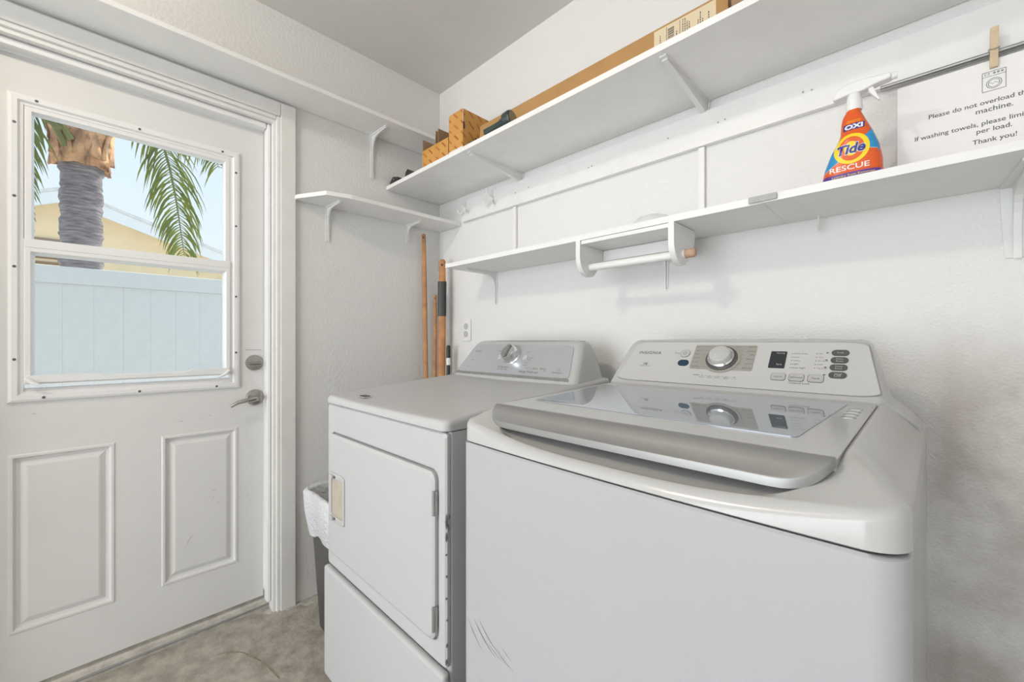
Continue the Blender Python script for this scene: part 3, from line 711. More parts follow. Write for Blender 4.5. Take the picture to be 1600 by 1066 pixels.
obj('charger_mark', disc((0.062, -0.3255, ZT + 0.022), (0, -1, 0), 0.004, 0.0006, 10), GREYM, cb)
kb = thing('battery_pack', (0.178, -0.29, ZT), 'small black battery pack leaning beside the short cardboard box', 'battery')
obj('battery_body', prism([(0.145, ZT), (0.215, ZT), (0.213, ZT + 0.020), (0.172, ZT + 0.046), (0.155, ZT + 0.034)], 'y', -0.315, -0.275, 0.003), BLACK, kb, smooth=True)
obj('battery_clip', box(0.160, 0.200, -0.318, -0.3155, ZT + 0.004, ZT + 0.012, 0.0005), DARKM, kb)
cl = thing('cable_clip', (0.655, -0.30, ZT), 'tiny black clip in front of the tall printed box', 'clip')
obj('clip_body', tube([(0.625, -0.31, ZT + 0.006), (0.645, -0.312, ZT + 0.012), (0.672, -0.31, ZT + 0.010), (0.69, -0.30, ZT + 0.006)], 0.006, 8), BLACK, cl, smooth=True)
obj('clip_lever', tube([(0.66, -0.305, ZT + 0.010), (0.668, -0.300, ZT + 0.030)], 0.003, 8), BLACK, cl, smooth=True)

# ------------------------------------------------------------------ wall plate
wp = thing('outlet_plate', (0.245, -0.005, 1.147), 'white duplex outlet on the right wall behind the dryer', 'outlet')
pl = obj('cover_plate', box(0.208, 0.281, -0.008, -0.0003, 1.147, 1.261, 0.003), TRIMW, wp, smooth=True)
for z in (1.184, 1.224):
    rc = obj('receptacle', prism([(0.245 + 0.016 * math.cos(a), z + 0.0165 * math.sin(a)) for a in [2 * math.pi * k / 20 for k in range(20)]], 'y', -0.0105, -0.0078), PLASTW, wp)
    for dx in (-0.006, 0.006): obj('slot', box(0.245 + dx - 0.001, 0.245 + dx + 0.001, -0.0108, -0.0106, z - 0.001, z + 0.007), KEYG, rc)

# ------------------------------------------------------------------ wooden handles in the corner
def pole(name, label, top, bot, wd, th_, m, hole=True):
    t = thing(name, (bot[0], bot[1], 0.0), label, 'tool', 'tools standing in the corner')
    T, B = Vector(top), Vector(bot)
    # flat lath facing the camera: width direction horizontal, perpendicular to the view
    wv = Vector((0.74, 0.67, 0)).normalized(); tv = Vector((0.67, -0.74, 0)).normalized()
    rings = []
    for k in range(9):
        s_ = k / 8; p = B.lerp(T, s_); ww = wd * (1 if s_ < 0.99 else 0.8)
        rings.append([p + wv * (ww / 2 * math.copysign(abs(math.cos(a)) ** 0.5, math.cos(a))) + tv * (th_ / 2 * math.copysign(abs(math.sin(a)) ** 0.6, math.sin(a))) for a in [2 * math.pi * j / 16 for j in range(16)]])
    p = T + (T - B).normalized() * wd * 0.22
    rings.append([p + wv * (wd * 0.26 * math.cos(a)) + tv * (th_ * 0.35 * math.sin(a)) for a in [2 * math.pi * j / 16 for j in range(16)]])
    s = obj('shaft', loft(rings, True, True), m, t, smooth=True)
    if hole:
        c = T - (T - B).normalized() * wd * 0.55 + tv * (th_ / 2 - 0.0015)
        obj('hang_hole', disc(c, tv, wd * 0.17, 0.002, 14), BLACK, s)
    return t, wv, tv
pole('wooden_pole', 'tall thin wooden handle with a hanging hole, standing left of the corner', (0.030, -0.127, 1.722), (0.075, -0.128, 0.0), 0.026, 0.014, WOOD)
pole('wooden_pole', 'short thin wooden handle between the two taller handles', (0.075, -0.083, 1.392), (0.075, -0.100, 0.0), 0.022, 0.014, WOOD)
t3, wv, tv = pole('taped_pole', 'wide orange-brown wooden handle with a black tape grip', (0.125, -0.072, 1.575), (0.118, -0.080, 0.0), 0.040, 0.022, WOOD2)
rings = []
for z, k in ((1.280, 1.0), (1.284, 1.08), (1.462, 1.08), (1.466, 1.0)):
    f = z / 1.575; p = Vector((0.118, -0.080, 0)).lerp(Vector((0.125, -0.072, 1.575)), f); p.z = z
    rings.append([p + wv * (0.0208 * k * math.copysign(abs(math.cos(a)) ** 0.5, math.cos(a))) + tv * (0.0118 * k * math.copysign(abs(math.sin(a)) ** 0.6, math.sin(a))) for a in [2 * math.pi * j / 20 for j in range(20)]])
obj('tape_grip', loft(rings, True, True), BLACK, t3, smooth=True, label='black tape grip')
c = Vector((0.125, -0.072, 1.54)) - wv * 0.023
bmb = bmesh.new(); tube([c + Vector((0, 0, -0.02)), c + Vector((0, 0, 0.02)), c + Vector((0, 0, 0.045))], [0.003, 0.004, 0.002], 8, bmb)
obj('steel_tip', bmb, CHROME, t3, smooth=True)
t4 = thing('dark_pole', (0.165, -0.05, 0), 'slim black handle with a white band beside the taped handle', 'tool', 'tools standing in the corner')
obj('shaft', tube([(0.160, -0.066, 0.0), (0.166, -0.063, 1.055)], 0.010, 12), BLACK, t4, smooth=True)
obj('white_band', tube([(0.1655, -0.063, 1.020), (0.166, -0.063, 1.058)], 0.0108, 12), TWHITE, t4, smooth=True)
obj('grip', tube([(0.166, -0.063, 1.058), (0.166, -0.063, 1.115), (0.166, -0.063, 1.125)], [0.0115, 0.0115, 0.007], 12), BLACK, t4, smooth=True)

# ------------------------------------------------------------------ waste bin
bn = thing('waste_bin', (0.33, -0.62, 0), 'charcoal waste bin with a white bag liner between door and dryer', 'bin')
def bin_ring(z, grow, wob=0.0):
    pts = rrect(0.205 - grow, 0.435 + grow, -0.75 - grow, -0.47 + grow, 0.035 + grow * 0.3, None, 8, 8, 8, 6)
    return [(x + wob * math.sin(9 * i / len(pts) * 6.28) * 0.6, y + wob * math.cos(7 * i / len(pts) * 6.28), z + wob * 0.8 * math.sin(5 * i / len(pts) * 6.28 + 1)) for i, (x, y) in enumerate(pts)]
obj('bin_body', loft([bin_ring(0.0, -0.004), bin_ring(0.006, 0), bin_ring(0.54, 0.030), bin_ring(0.548, 0.036), bin_ring(0.548, 0.030), bin_ring(0.02, -0.006)], True, True), BINM, bn, smooth=True)
obj('bag_liner', loft([bin_ring(0.30, 0.012, 0.0), bin_ring(0.45, 0.022, 0.004), bin_ring(0.548, 0.026, 0.004), bin_ring(0.560, 0.036, 0.005), bin_ring(0.545, 0.046, 0.006), bin_ring(0.47, 0.040, 0.008), bin_ring(0.395, 0.030, 0.006), bin_ring(0.375, 0.024, 0.008)]), BAG, bn, smooth='all', label='white translucent bag liner')

# ------------------------------------------------------------------ dryer
dy = thing('dryer', (0.85, -0.47, 0), 'white front-loading dryer with a silver control panel, left of the washer', 'dryer')
def ring3(pts, z): return [(x, y, z(x, y) if callable(z) else z) for x, y in pts]
FX0, FX1, FY, RY = 0.514, 1.180, -0.828, -0.12
def drect(i): return rrect(FX0 + i, FX1 - i, FY + i, RY - i, 0.016, None, 16, 10, 10, 6)
# cabinet (behind the front panel)
obj('cabinet', loft([ring3(rrect(FX0, FX1, FY + 0.012, RY, 0.008, None, 16, 10, 10, 6), 0.03), ring3(rrect(FX0, FX1, FY + 0.012, RY, 0.008, None, 16, 10, 10, 6), 0.937)], True, True), DRYW, dy, smooth=True)
# front panel with the door opening
def fr(pts, y): return [(x, y, z) for x, z in pts]
outer = rrect(FX0, FX1, 0.396, 0.936, 0.010, None, 16, 10, 16, 6)
def rnd(x0, x1, z0, z1, r): return rrect(x0, x1, z0, z1, r, None, 16, 10, 16, 6)
D0, D1, E0, E1 = 0.541, 1.143, 0.444, 0.840
obj('front_panel', loft([fr(outer, FY + 0.0115), fr(outer, FY + 0.004), fr(rnd(FX0 + .004, FX1 - .004, .400, .932, .01), FY), fr(rnd(D0 - .012, D1 + .012, E0 - .012, E1 + .012, .03), FY),
     fr(rnd(D0 - .005, D1 + .005, E0 - .005, E1 + .005, .026), FY + .003), fr(rnd(D0 - .004, D1 + .004, E0 - .004, E1 + .004, .025), FY + .0115)]), DRYW, dy, smooth=True)
drd = obj('door', loft([fr(rnd(D0, D1, E0, E1, .022), FY + .0115), fr(rnd(D0, D1, E0, E1, .022), FY - .004), fr(rnd(D0 + .006, D1 - .006, E0 + .006, E1 - .006, .018), FY - .009), fr(rnd(D0 + .010, D1 - .010, E0 + .010, E1 - .010, .016), FY - .009)], False, True), DRYW, dy, smooth=True)
# recessed handle with its worn bezel
YD = FY - 0.009
HB = (0.554, 0.668, 0.563, 0.718)
hb = obj('handle_bezel', loft([fr(rnd(HB[0], HB[1], HB[2], HB[3], .012), YD + .001), fr(rnd(HB[0], HB[1], HB[2], HB[3], .012), YD - .004), fr(rnd(HB[0] + .004, HB[1] - .004, HB[2] + .004, HB[3] - .004, .010), YD - .006),
     fr(rnd(HB[0] + .017, HB[1] - .011, HB[2] + .017, HB[3] - .017, .008), YD - .004), fr(rnd(HB[0] + .017, HB[1] - .011, HB[2] + .017, HB[3] - .017, .008), YD - .0003)], False, False), PLASTW, drd, smooth=True)
obj('handle_recess', loft([fr(rnd(HB[0] + .017, HB[1] - .011, HB[2] + .017, HB[3] - .017, .008), YD - .0006), fr(rnd(HB[0] + .019, HB[1] - .013, HB[2] + .019, HB[3] - .019, .007), YD - .0008)], False, True), BEIGE, drd, label='beige handle recess')
for z in (HB[2] + .010, HB[3] - .010):
    obj('handle_clip', box(HB[0] + .018, HB[0] + .040, YD - .012, YD - .004, z - .007, z + .005, .002), PLASTW, drd, smooth=True)
    obj('handle_screw', disc((HB[0] + .048, YD - .005, z), (0, -1, 0), 0.0045, .002, 10), DARKM, drd)
for z in (0.770, 0.500):
    bb = box(1.1415, 1.1495, FY - .0075, FY - .0005, z - .028, z + .028, .001)
    tube([(1.1445, FY - .009, z - .028), (1.1445, FY - .009, z + .028)], .0042, 10, bb)
    for q in (-.018, .018): disc((1.1485, FY - .0075, z + q), (0, -1, 0), .002, .0008, 8, bm=bb)
    obj('hinge', bb, GREYM, dy, smooth=True)
# lower front panel, standing slightly proud
obj('base_panel', box(0.506, 1.184, FY - 0.012, FY + 0.011, 0.022, 0.389, 0.009, 3), DRYW, dy, smooth=True)
for x in (0.57, 1.12):
    for y in (-0.76, -0.2): obj('foot', disc((x, y, 0.0), (0, 0, 1), 0.02, 0.03, 14), BLACK, dy)
# top panel
def ztop(x, y): return 0.965 + 0.078 * (y - FY) - 0.004 * max(0, 1 - ((x - 0.847) / 0.31) ** 2)
def tp(i, r=.02): return rrect(FX0 - .003 + i, FX1 + .003 - i, FY - .006 + i, RY - i, r, None, 16, 10, 10, 6)
R = [ring3(tp(0.003), 0.9385), ring3(tp(0), 0.941), ring3(tp(0), lambda x, y: ztop(x, y) - .012), ring3(tp(.003), lambda x, y: ztop(x, y) - .004), ring3(tp(.010), ztop), ring3(tp(.03), ztop)]
bt_ = loft(R, True, False)
n_ = len(R[-1]); cxs = [ring3([(0.847 + (x - 0.847) * s_, -0.47 + (y + 0.47) * s_) for x, y in tp(.03)], ztop) for s_ in (1.0, .75, .5, .25, .02)]
loft(cxs, False, True, True, bt_)
bmesh.ops.remove_doubles(bt_, verts=bt_.verts[:], dist=1e-5)
top = obj('top_panel', bt_, DRYW, dy, smooth=True)
zb_ = ztop(0.66, -0.775)
bb = box(0.655, 0.700, -0.790, -0.760, zb_, zb_ + .004, .0015); obj('lint_screen_handle', bb, CHROME, dy, smooth=True, label='small chrome lint screen handle')
bb = bmesh.new()
for k in range(5): box(0.659 + .0075 * k, 0.663 + .0075 * k, -0.785, -0.765, zb_ + .0042, zb_ + .0056, bm=bb)
obj('lint_screen_ridges', bb, DARKM, dy)
# control console: horizontal sections
CF0 = (-0.300, 1.013); CF1 = (-0.205, 1.142)
def dface(x, t, off=0.0):
    L = math.hypot(CF1[0] - CF0[0], CF1[1] - CF0[1]); ty, tz = (CF1[0] - CF0[0]) / L, (CF1[1] - CF0[1]) / L
    return Vector((x, CF0[0] + ty * t - tz * off, CF0[1] + tz * t + ty * off))
def dsec(z):
    f = (z - 0.98) / (1.142 - 0.98)
    fy = CF0[0] + (z - CF0[1]) / (CF1[1] - CF0[1]) * (CF1[0] - CF0[0])
    k = 0.0
    return (0.512 + 0.045 * f, 1.168 - 0.050 * f, fy, RY + 0.01 - 0.03 * max(0, f - .6))
R = []
for z, ins in ((0.985, 0), (1.013, 0), (1.05, 0), (1.09, 0), (1.12, 0), (1.134, .002), (1.143, .008), (1.1475, .018)):
    a, c, fy, ry = dsec(z); 
    R.append(ring3(rrect(a + ins, c - ins, fy + ins, ry - ins, .022, .04, 20, 8, 14, 8), z))
R.append(ring3([(0.84 + (x - .84) * .6, y * .6 - .065) for x, y in rrect(*dsec(1.142), .022, .04, 20, 8, 14, 8)], 1.149))
con = obj('console', loft(R, True, True), PLASTW, dy, smooth=True)
def fplate(name, face, pts, off, thick, m, parent, bev=0.0015):
    r = [[face(x, t, off) for x, t in pts], [face(x, t, off + thick) for x, t in pts]]
    c = (sum(p[0] for p in pts) / len(pts), sum(p[1] for p in pts) / len(pts))
    return obj(name, loft(r, True, True), m, parent)
def trap(xb0, xb1, xt0, xt1, t0, t1, r=.012):
    base = rrect(0, 1, 0, 1, .08, None, 8, 4, 8, 5); out = []
    for a, q in base:
        l = xb0 + (xt0 - xb0) * q; rr_ = xb1 + (xt1 - xb1) * q
        out.append((l + (rr_ - l) * a, t0 + (t1 - t0) * q))
    return out
cp_ = fplate('control_panel', dface, trap(0.538, 1.128, 0.572, 1.092, 0.010, 0.146), 0.0004, 0.002, SILVER, dy)
fplate('panel_band', dface, [(0.534, 0.000), (1.130, 0.000), (1.127, 0.010), (0.537, 0.010)], 0.0005, 0.003, GREYM, dy)
def dput(x, t, off=0.0027): return lambda px, py: dface(x + px, t + py, off)
KX, KT = 0.822, 0.092
kn = obj('timer_knob', disc(dface(KX, KT, 0.0025), dface(0, 0, 1) - dface(0, 0, 0), .03, .03, 32, profile=[(0.041, 0), (0.041, .004), (0.036, .007), (0.033, .030), (0.029, .036), (0.0, .037)]), CHROME, dy, smooth=True)
fplate('knob_grip', lambda x, t, o: dface(KX + x, KT + t, .039 + o), [(-.005, -.027), (.005, -.027), (.007, .027), (-.007, .027)], 0.0, .006, GREYM, kn)
for x, t in ((0.758, .084), (0.893, .086)):
    fplate('dial_button', dface, [(x + .012 * math.cos(a), t + .012 * math.sin(a)) for a in [2 * math.pi * k / 18 for k in range(18)]], .0026, .002, PLASTW, dy)
for k in range(3):
    x = 0.930 + k * .0345
    fplate('option_key', dface, rrect(x - .014, x + .014, .034, .046, .004, None, 4, 2, 4, 3), .0026, .0015, KEYG, dy)
    obj('lettering', text_bm(['Wrinkle', 'Signal', 'Start'][k], width=.020, put=dput(x - .010, .0385, .0044)), INK, dy)
for s_, x, t, wd in (('MAYTAG', .592, .108, .036), ('Timed', .590, .063, .018), ('Auto', .588, .034, .012), ('Wet', .735, .112, .016), ('More Dry', .793, .134, .030), ('Less Dry', .884, .112, .022),
                     ('Air Fluff', .913, .085, .020), ('Delicate', .911, .076, .018), ('Damp', .904, .064, .014), ('Normal', .900, .053, .016), ('Temperature', .772, .038, .060), ('Low  Med  High', .776, .029, .052), ('Energy Preferred', .895, .022, .09), ('COMMERCIAL', 1.048, .028, .044), ('CT', 1.064, .038, .014)):
    obj('lettering', text_bm(s_, width=wd, put=dput(x, t)), INK if s_ == 'MAYTAG' else PALEINK, dy)
# dents and rust on the right edge
b = bmesh.new()
for (z, l, y) in ((0.735, .035, -.8275), (0.72, .020, -.822), (0.70, .022, -.8275), (0.745, .012, -.820), (0.452, .010, -.826), (0.415, .014, -.8275), (0.56, .006, -.8275), (0.51, .005, -.825), (.61, .006, -.8265), (.66, .005, -.8275)):
    tube([(FX1 + .0004, y, z - l / 2), (FX1 + .0008, y, z), (FX1 + .0004, y, z + l / 2)], [.0006, .003, .0006], 6, b)
obj('chipped_paint', b, SCUFF, dy, kind='stuff')

# ------------------------------------------------------------------ washer (built in its own frame: u right, v back, z up; slightly turned)
wa = thing('washer', (1.270, -0.858, 0), 'white top-loading washer with a glass lid, right of the dryer', 'washer', rotz=math.radians(-1.2))
W, DP = 0.675, 0.70
BOW = 0.010
def bow(u, v): return v - BOW * max(0, 1 - ((u - W / 2) / (W / 2)) ** 2) * max(0, 1 - v / 0.12)
def wr(i, r=.035, v1=DP): return [(u, bow(u, v)) for u, v in rrect(i, W - i, i, v1 - i, r, .02, 28, 16, 12, 8)]
SEAM = 0.944
obj('cabinet', loft([ring3(wr(.002, .03), .022), ring3(wr(0, .03), .028), ring3(wr(0, .03), SEAM - .005), ring3(wr(.003, .03), SEAM - .002)], True, True), ENAMEL, wa, smooth=True)
for u in (.06, W - .06):
    for v in (.06, DP - .06): obj('foot', disc((u, v, 0), (0, 0, 1), .022, .03, 14), BLACK, wa)
def lidz(v): return 1.013 + 0.030 * v
def sstep(x): x = max(0, min(1, x)); return x * x * (3 - 2 * x)
def zrim(u, v):
    wfz = sstep(1 - v / 0.13)
    zf = 0.9575 + 0.036 * abs(2 * u / W - 1) ** 3.2
    return wfz * zf + (1 - wfz) * (0.986 - 0.016 * v)
def opening(i, r=.10): return [(u, v - BOW * 1.0 * max(0, 1 - ((u - W / 2) / (W / 2)) ** 2) * max(0, 1 - v / .12)) for u, v in rrect(.036 + i, W - .058 - i, .020 + i, .530 - i, r, .012, 28, 16, 12, 8)]
def zopen(u, v):
    wfz = sstep(1 - v / 0.13)
    return wfz * (zrim(u, 0) + .001) + (1 - wfz) * (lidz(v) + .001)
R = [ring3(wr(.003), SEAM), ring3(wr(0), SEAM + .002), ring3(wr(.0005), lambda u, v: zrim(u, v) - .012), ring3(wr(.003), lambda u, v: zrim(u, v) - .005), ring3(wr(.009), zrim)]
A_, B_ = wr(.009), opening(0)
za = [zrim(*p) for p in A_]; zb = [zopen(*p) for p in B_]
for f in (.25, .5, .75, .93):
    R.append([(A_[i][0] + (B_[i][0] - A_[i][0]) * f, A_[i][1] + (B_[i][1] - A_[i][1]) * f, za[i] + (zb[i] - za[i]) * (f ** 0.85) + .0015 * math.sin(f * math.pi)) for i in range(len(A_))])
R.append([(B_[i][0], B_[i][1], zb[i] - .001) for i in range(len(B_))])
R.append(ring3(opening(.004), lambda u, v: zopen(u, v) - .005)); R.append(ring3(opening(.012), lambda u, v: zopen(u, v) - .013)); R.append(ring3(opening(.06, .05), lambda u, v: zopen(u, v) - .022))
obj('top_cover', loft(R, False, True), PLASTW, wa, smooth=True)
# lid: white frame, silver front handle, glass
LU0, LU1 = .041, W - .064
LR = .068
lf = [ring3(rrect(LU0, LU1, LR, .525, .004, .01, 10, 10, 10, 4), lambda u, v: lidz(v) - .016), ring3(rrect(LU0, LU1, LR, .525, .004, .01, 10, 10, 10, 4), lambda u, v: lidz(v) - .003),
      ring3(rrect(LU0 + .004, LU1 - .004, LR + .0005, .523, .004, .01, 10, 10, 10, 4), lambda u, v: lidz(v))]
lid = obj('lid', loft(lf, True, True), PLASTW, wa, smooth=True)
HV0, HV1 = .0315, .068
def hz(v): return .9885 + .027 * sstep((v - HV0) / .032) ** .85
def houtline(i):
    rl, rr_, rv = .042, .066, .0345
    u0, u1, v0 = LU0 + i, LU1 - i, HV0 + i
    p = [(u0, HV1)]
    for k in range(11):
        a_ = math.pi + math.pi / 2 * k / 10; p.append((u0 + rl + rl * math.cos(a_), v0 + rv + rv * math.sin(a_)))
    for k in range(1, 30): p.append((u0 + rl + (u1 - rr_ - u0 - rl) * k / 30, v0 - .002 * math.sin(math.pi * k / 30)))
    for k in range(11):
        a_ = math.pi * 1.5 + math.pi / 2 * k / 10; p.append((u1 - rr_ + rr_ * math.cos(a_), v0 + rv + rv * math.sin(a_)))
    p.append((u1, HV1))
    return [(u, min(v, HV1)) for u, v in p]
HR = [[(u, v + .004, hz(v) - .0125) for u, v in houtline(.006)], [(u, v, hz(v) - .0115) for u, v in houtline(.0)], [(u, v, hz(v) - .0015) for u, v in houtline(0)], [(u, v, hz(v)) for u, v in houtline(.0012)]]
o2 = houtline(.0012)
for f_ in (.2, .4, .6, .8, 1.0): HR.append([(u, v + (HV1 - v) * f_, hz(v + (HV1 - v) * f_)) for u, v in o2])
hbm = loft(HR, True, False, False)
bmesh.ops.remove_doubles(hbm, verts=hbm.verts[:], dist=1e-5)
obj('lid_handle', hbm, HANDLE, lid, smooth=True, label='silver lid handle')
gq = [(.076, .144), (.559, .138), (.573, .478), (.027 + .022, .462)]
gp = []
for i in range(4):
    p, q, s_ = Vector(gq[i - 1]), Vector(gq[i]), Vector(gq[(i + 1) % 4])
    r_ = .012
    a = q + (p - q).normalized() * r_; c = q + (s_ - q).normalized() * r_
    for k in range(5):
        f = k / 4; gp.append(tuple((a * (1 - f) ** 2 + q * 2 * f * (1 - f) + c * f * f)))
obj('lid_glass', loft([[(u, v, lidz(v) + .0002) for u, v in gp], [(u, v, lidz(v) + .0012) for u, v in gp]], True, True), LIDGL, lid)
for k in range(4):
    v = .330 + k * .030
    obj('vent_slot', prism(rrect(.580, .600, v, v + .011, .004, None, 3, 2, 3, 3), 'z', lidz(v) - .002, lidz(v) + .0008), GREYM, lid)
# console
V0, Z0, V1, Z1 = .53, 1.029, .63, 1.147
LL = math.hypot(V1 - V0, Z1 - Z0); TV, TZ = (V1 - V0) / LL, (Z1 - Z0) / LL
def wface(u, t, off=0.0): return Vector((u, V0 + TV * t - TZ * off, Z0 + TZ * t + TV * off))
def wsec(z):
    tab = [(.955, -.0, W + .0, .60), (.985, .004, W - .006, .565), (1.010, .012, W - .028, .535), (1.029, .016, W - .052, .530), (1.06, .020, W - .060, None), (1.147, .036, W - .082, None)]
    for i in range(len(tab) - 1):
        if tab[i][0] <= z <= tab[i + 1][0]:
            f = (z - tab[i][0]) / (tab[i + 1][0] - tab[i][0])
            a = tab[i][1] + (tab[i + 1][1] - tab[i][1]) * f; c = tab[i][2] + (tab[i + 1][2] - tab[i][2]) * f
            vf = tab[i][3] + (tab[i + 1][3] - tab[i][3]) * f if z <= 1.029 else V0 + (z - Z0) / (Z1 - Z0) * (V1 - V0)
            return a, c, vf
R = []
for z, ins in ((.958, 0), (.985, 0), (1.005, 0), (1.018, 0), (1.029, 0), (1.05, 0), (1.075, 0), (1.10, 0), (1.125, 0), (1.138, .003), (1.145, .009), (1.147, .018)):
    a, c, vf = wsec(z)
    R.append(ring3(rrect(a + ins, c - ins, vf + ins, DP - ins, .018, .03, 20, 8, 14, 8), z + .003 * (1 if ins else 0)))
R.append([(W / 2 + (x - W / 2) * .6, .675 + (y - .675) * .6, 1.152) for x, y, z in R[-1]])
con = obj('console', loft(R, True, True), PLASTW, wa, smooth=True)
CPAN = mat('console_panel', (0.62, 0.62, 0.615), 0.25, 0.1, var=0.02)
fplate('panel_rim', wface, trap(.036, .618, .060, .590, .010, .150), .0003, .0010, GREYM, wa)
fplate('control_panel', wface, trap(.0375, .6165, .0615, .5885, .0112, .1488), .0005, .0018, CPAN, wa)
def wput(u, t, off=.0027): return lambda px, py: wface(u + px, t + py, off)
fplate('dial_panel', wface, rrect(.236, .384, .059, .138, .004, None, 6, 3, 6, 3), .0024, .0006, TAUPE, wa)
KU, KT = .3095, .0936
ndir = wface(0, 0, 1) - wface(0, 0, 0)
fplate('dial_ring', wface, [(KU + .044 * math.cos(a), KT + .044 * math.sin(a)) for a in [2 * math.pi * k / 36 for k in range(36)]], .0030, .0015, TAUPE, wa)
kn = obj('cycle_knob', disc(wface(KU, KT, .0045), ndir, .03, .02, 36, profile=[(.0375, 0), (.0375, .002), (.033, .003)]), KEYD, wa, smooth=True)
obj('knob_skirt', disc(wface(KU, KT, .0065), ndir, .03, .02, 36, profile=[(.0315, 0), (.0315, .006), (.028, .009)]), CHROME, kn, smooth=True)
obj('knob_cap', disc(wface(KU, KT, .0155), ndir, .03, .02, 36, profile=[(.0270, 0), (.0250, .009), (.022, .0115), (0, .012)]), PLASTW, kn, smooth=True)
fplate('power_ring', wface, [(.2136 + .0135 * math.cos(a), .1085 + .0135 * math.sin(a)) for a in [2 * math.pi * k / 28 for k in range(28)]], .0024, .0008, GREYM, wa)
pk = fplate('power_key', wface, [(.2136 + .0118 * math.cos(a), .1085 + .0118 * math.sin(a)) for a in [2 * math.pi * k / 28 for k in range(28)]], .0032, .0010, PLASTW, wa)
b = bmesh.new()
arc0 = [(.2136 + .0048 * math.cos(a), .1085 + .0048 * math.sin(a)) for a in [math.radians(125 + 290 * k / 16) for k in range(17)]]
arc1 = [(.2136 + .0036 * math.cos(a), .1085 + .0036 * math.sin(a)) for a in [math.radians(125 + 290 * k / 16) for k in range(17)]]
loft([[wface(u, t, .0044) for u, t in arc0], [wface(u, t, .0044) for u, t in arc1]], False, False, False, b)
b.faces.new([b.verts.new(wface(.2136 + du, .1085 + dt, .0044)) for du, dt in ((-.0006, .001), (.0006, .001), (.0006, .007), (-.0006, .007))])
obj('power_symbol', b, PALEINK, pk)
fplate('lock_key', wface, rrect(.202, .231, .0665, .0865, .0098, None, 4, 2, 4, 6), .0024, .0012, BLUEK, wa)
fplate('display', wface, rrect(.4155, .4480, .0714, .1206, .002, None, 4, 3, 4, 2), .0024, .0008, DISP, wa)
for k, u in enumerate((.4397, .4743, .5089)):
    fplate('key_rim', wface, rrect(u - .0145, u + .0145, .0372, .0578, .005, None, 4, 3, 4, 4), .0024, .0006, PALEINK, wa)
    kk = fplate('option_key', wface, rrect(u - .0135, u + .0135, .0382, .0568, .0045, None, 4, 3, 4, 4), .0027, .0011, KEYG, wa)
    obj('lettering', text_bm(['Options', 'Soil Level', 'Temp'][k], width=(.017, .022, .014)[k], put=wput(u - (.0085, .011, .007)[k], .0455, .0040)), INK, kk)
for k, t in enumerate((.119, .0988, .0791, .0589)):
    kk = fplate('oval_key', wface, rrect(.530, .5605, t - .0082, t + .0082, .008, None, 4, 2, 4, 6), .0024, .0012, KEYD, wa)
    for q, s_ in enumerate((('Soak',), ('Extra', 'Rinse'), ('Deep', 'Rinse'), ('Signal', 'Off'))[k]):
        n_l = 1 if k == 0 else 2
        obj('lettering', text_bm(s_, width=.012, put=wput(.5395, t + (-.0015 if n_l == 1 else (.0012, -.0048)[q]), .0038)), KEYG, kk)
    fplate('indicator', wface, rrect(.5205, .525, t - .0012, t + .0012, .001, None, 2, 2, 2, 2), .0024, .0003, INK, wa)
b = bmesh.new()
def mark(u, t, r): 
    b.faces.new([b.verts.new(wface(u + r * math.cos(a), t + r * math.sin(a), .0027)) for a in [2 * math.pi * k / 8 for k in range(8)]])
def dash(u0, t0, u1, t1, wd=.0004, o=.0034):
    d = Vector((u1 - u0, t1 - t0)).normalized(); n = Vector((-d.y, d.x)) * wd
    b.faces.new([b.verts.new(wface(u, t, o)) for u, t in ((u0 - n.x, t0 - n.y), (u1 - n.x, t1 - n.y), (u1 + n.x, t1 + n.y), (u0 + n.x, t0 + n.y))])
for k in range(5):
    mark(.4590, .1150 - .0102 * k, .0011); mark(.5043, .1160 - .0102 * k, .0011)
    mark(.2743 + .01915 * k, .0385, .0013)
    if k < 4: dash(.2765 + .01915 * k, .0385, .2915 + .01915 * k, .0385, .0002, .0027)
obj('indicator_dots', b, INK, wa, kind='stuff')
b = bmesh.new()
lt = [.1315, .1185, .1065, .0935, .0795, .0660]
for k, t in enumerate(lt):
    dash(.258 + (.0, .004, .0, .004, .004, .008)[k], t + .001, (.286, .276, .268, .266, .268, .276)[k], t + .001, .0003)
    dash((.334, .344, .352, .354, .352, .342)[k], t + .001, (.352, .355, .358, .359, .357, .354)[k], t + .001, .0003)
obj('dial_lines', b, PALEINK, wa, kind='stuff')
for k, (a, c) in enumerate((('Normal', 'Quick Wash'), ('Heavy Duty', 'Deep Clean'), ('Whites', 'Bulky'), ('Bulky/Bed', 'Delicates'), ('Tub Clean', 'Hand Wash'), ('Drain & Spin', 'Rinse & Spin'))):
    obj('lettering', text_bm(a, width=.0016 * len(a) + .001, put=wput(.2395, lt[k], .0034)), INK, wa)
    wd = .0016 * len(c) + .001
    obj('lettering', text_bm(c, width=wd, put=wput(.3815 - wd, lt[k], .0034)), INK, wa)
for k, (a, c) in enumerate((('Extra Heavy', 'Hot'), ('Heavy', 'Warm'), ('Medium', 'Eco-Warm'), ('Light', 'Cold'), ('Extra Light', 'Tap Cold'))):
    obj('lettering', text_bm(a, width=.0023 * len(a), put=wput(.4625, .1137 - .0102 * k)), PALEINK, wa)
    obj('lettering', text_bm(c, width=.0021 * len(c) + .001, put=wput(.5080, .1147 - .0102 * k)), PALEINK, wa)
for k, s_ in enumerate(('Soak', 'Wash', 'Rinse', 'Spin', 'Lid Lock')):
    obj('lettering', text_bm(s_, width=.0105, put=wput(.2690 + .01915 * k, .0325)), PALEINK, wa)
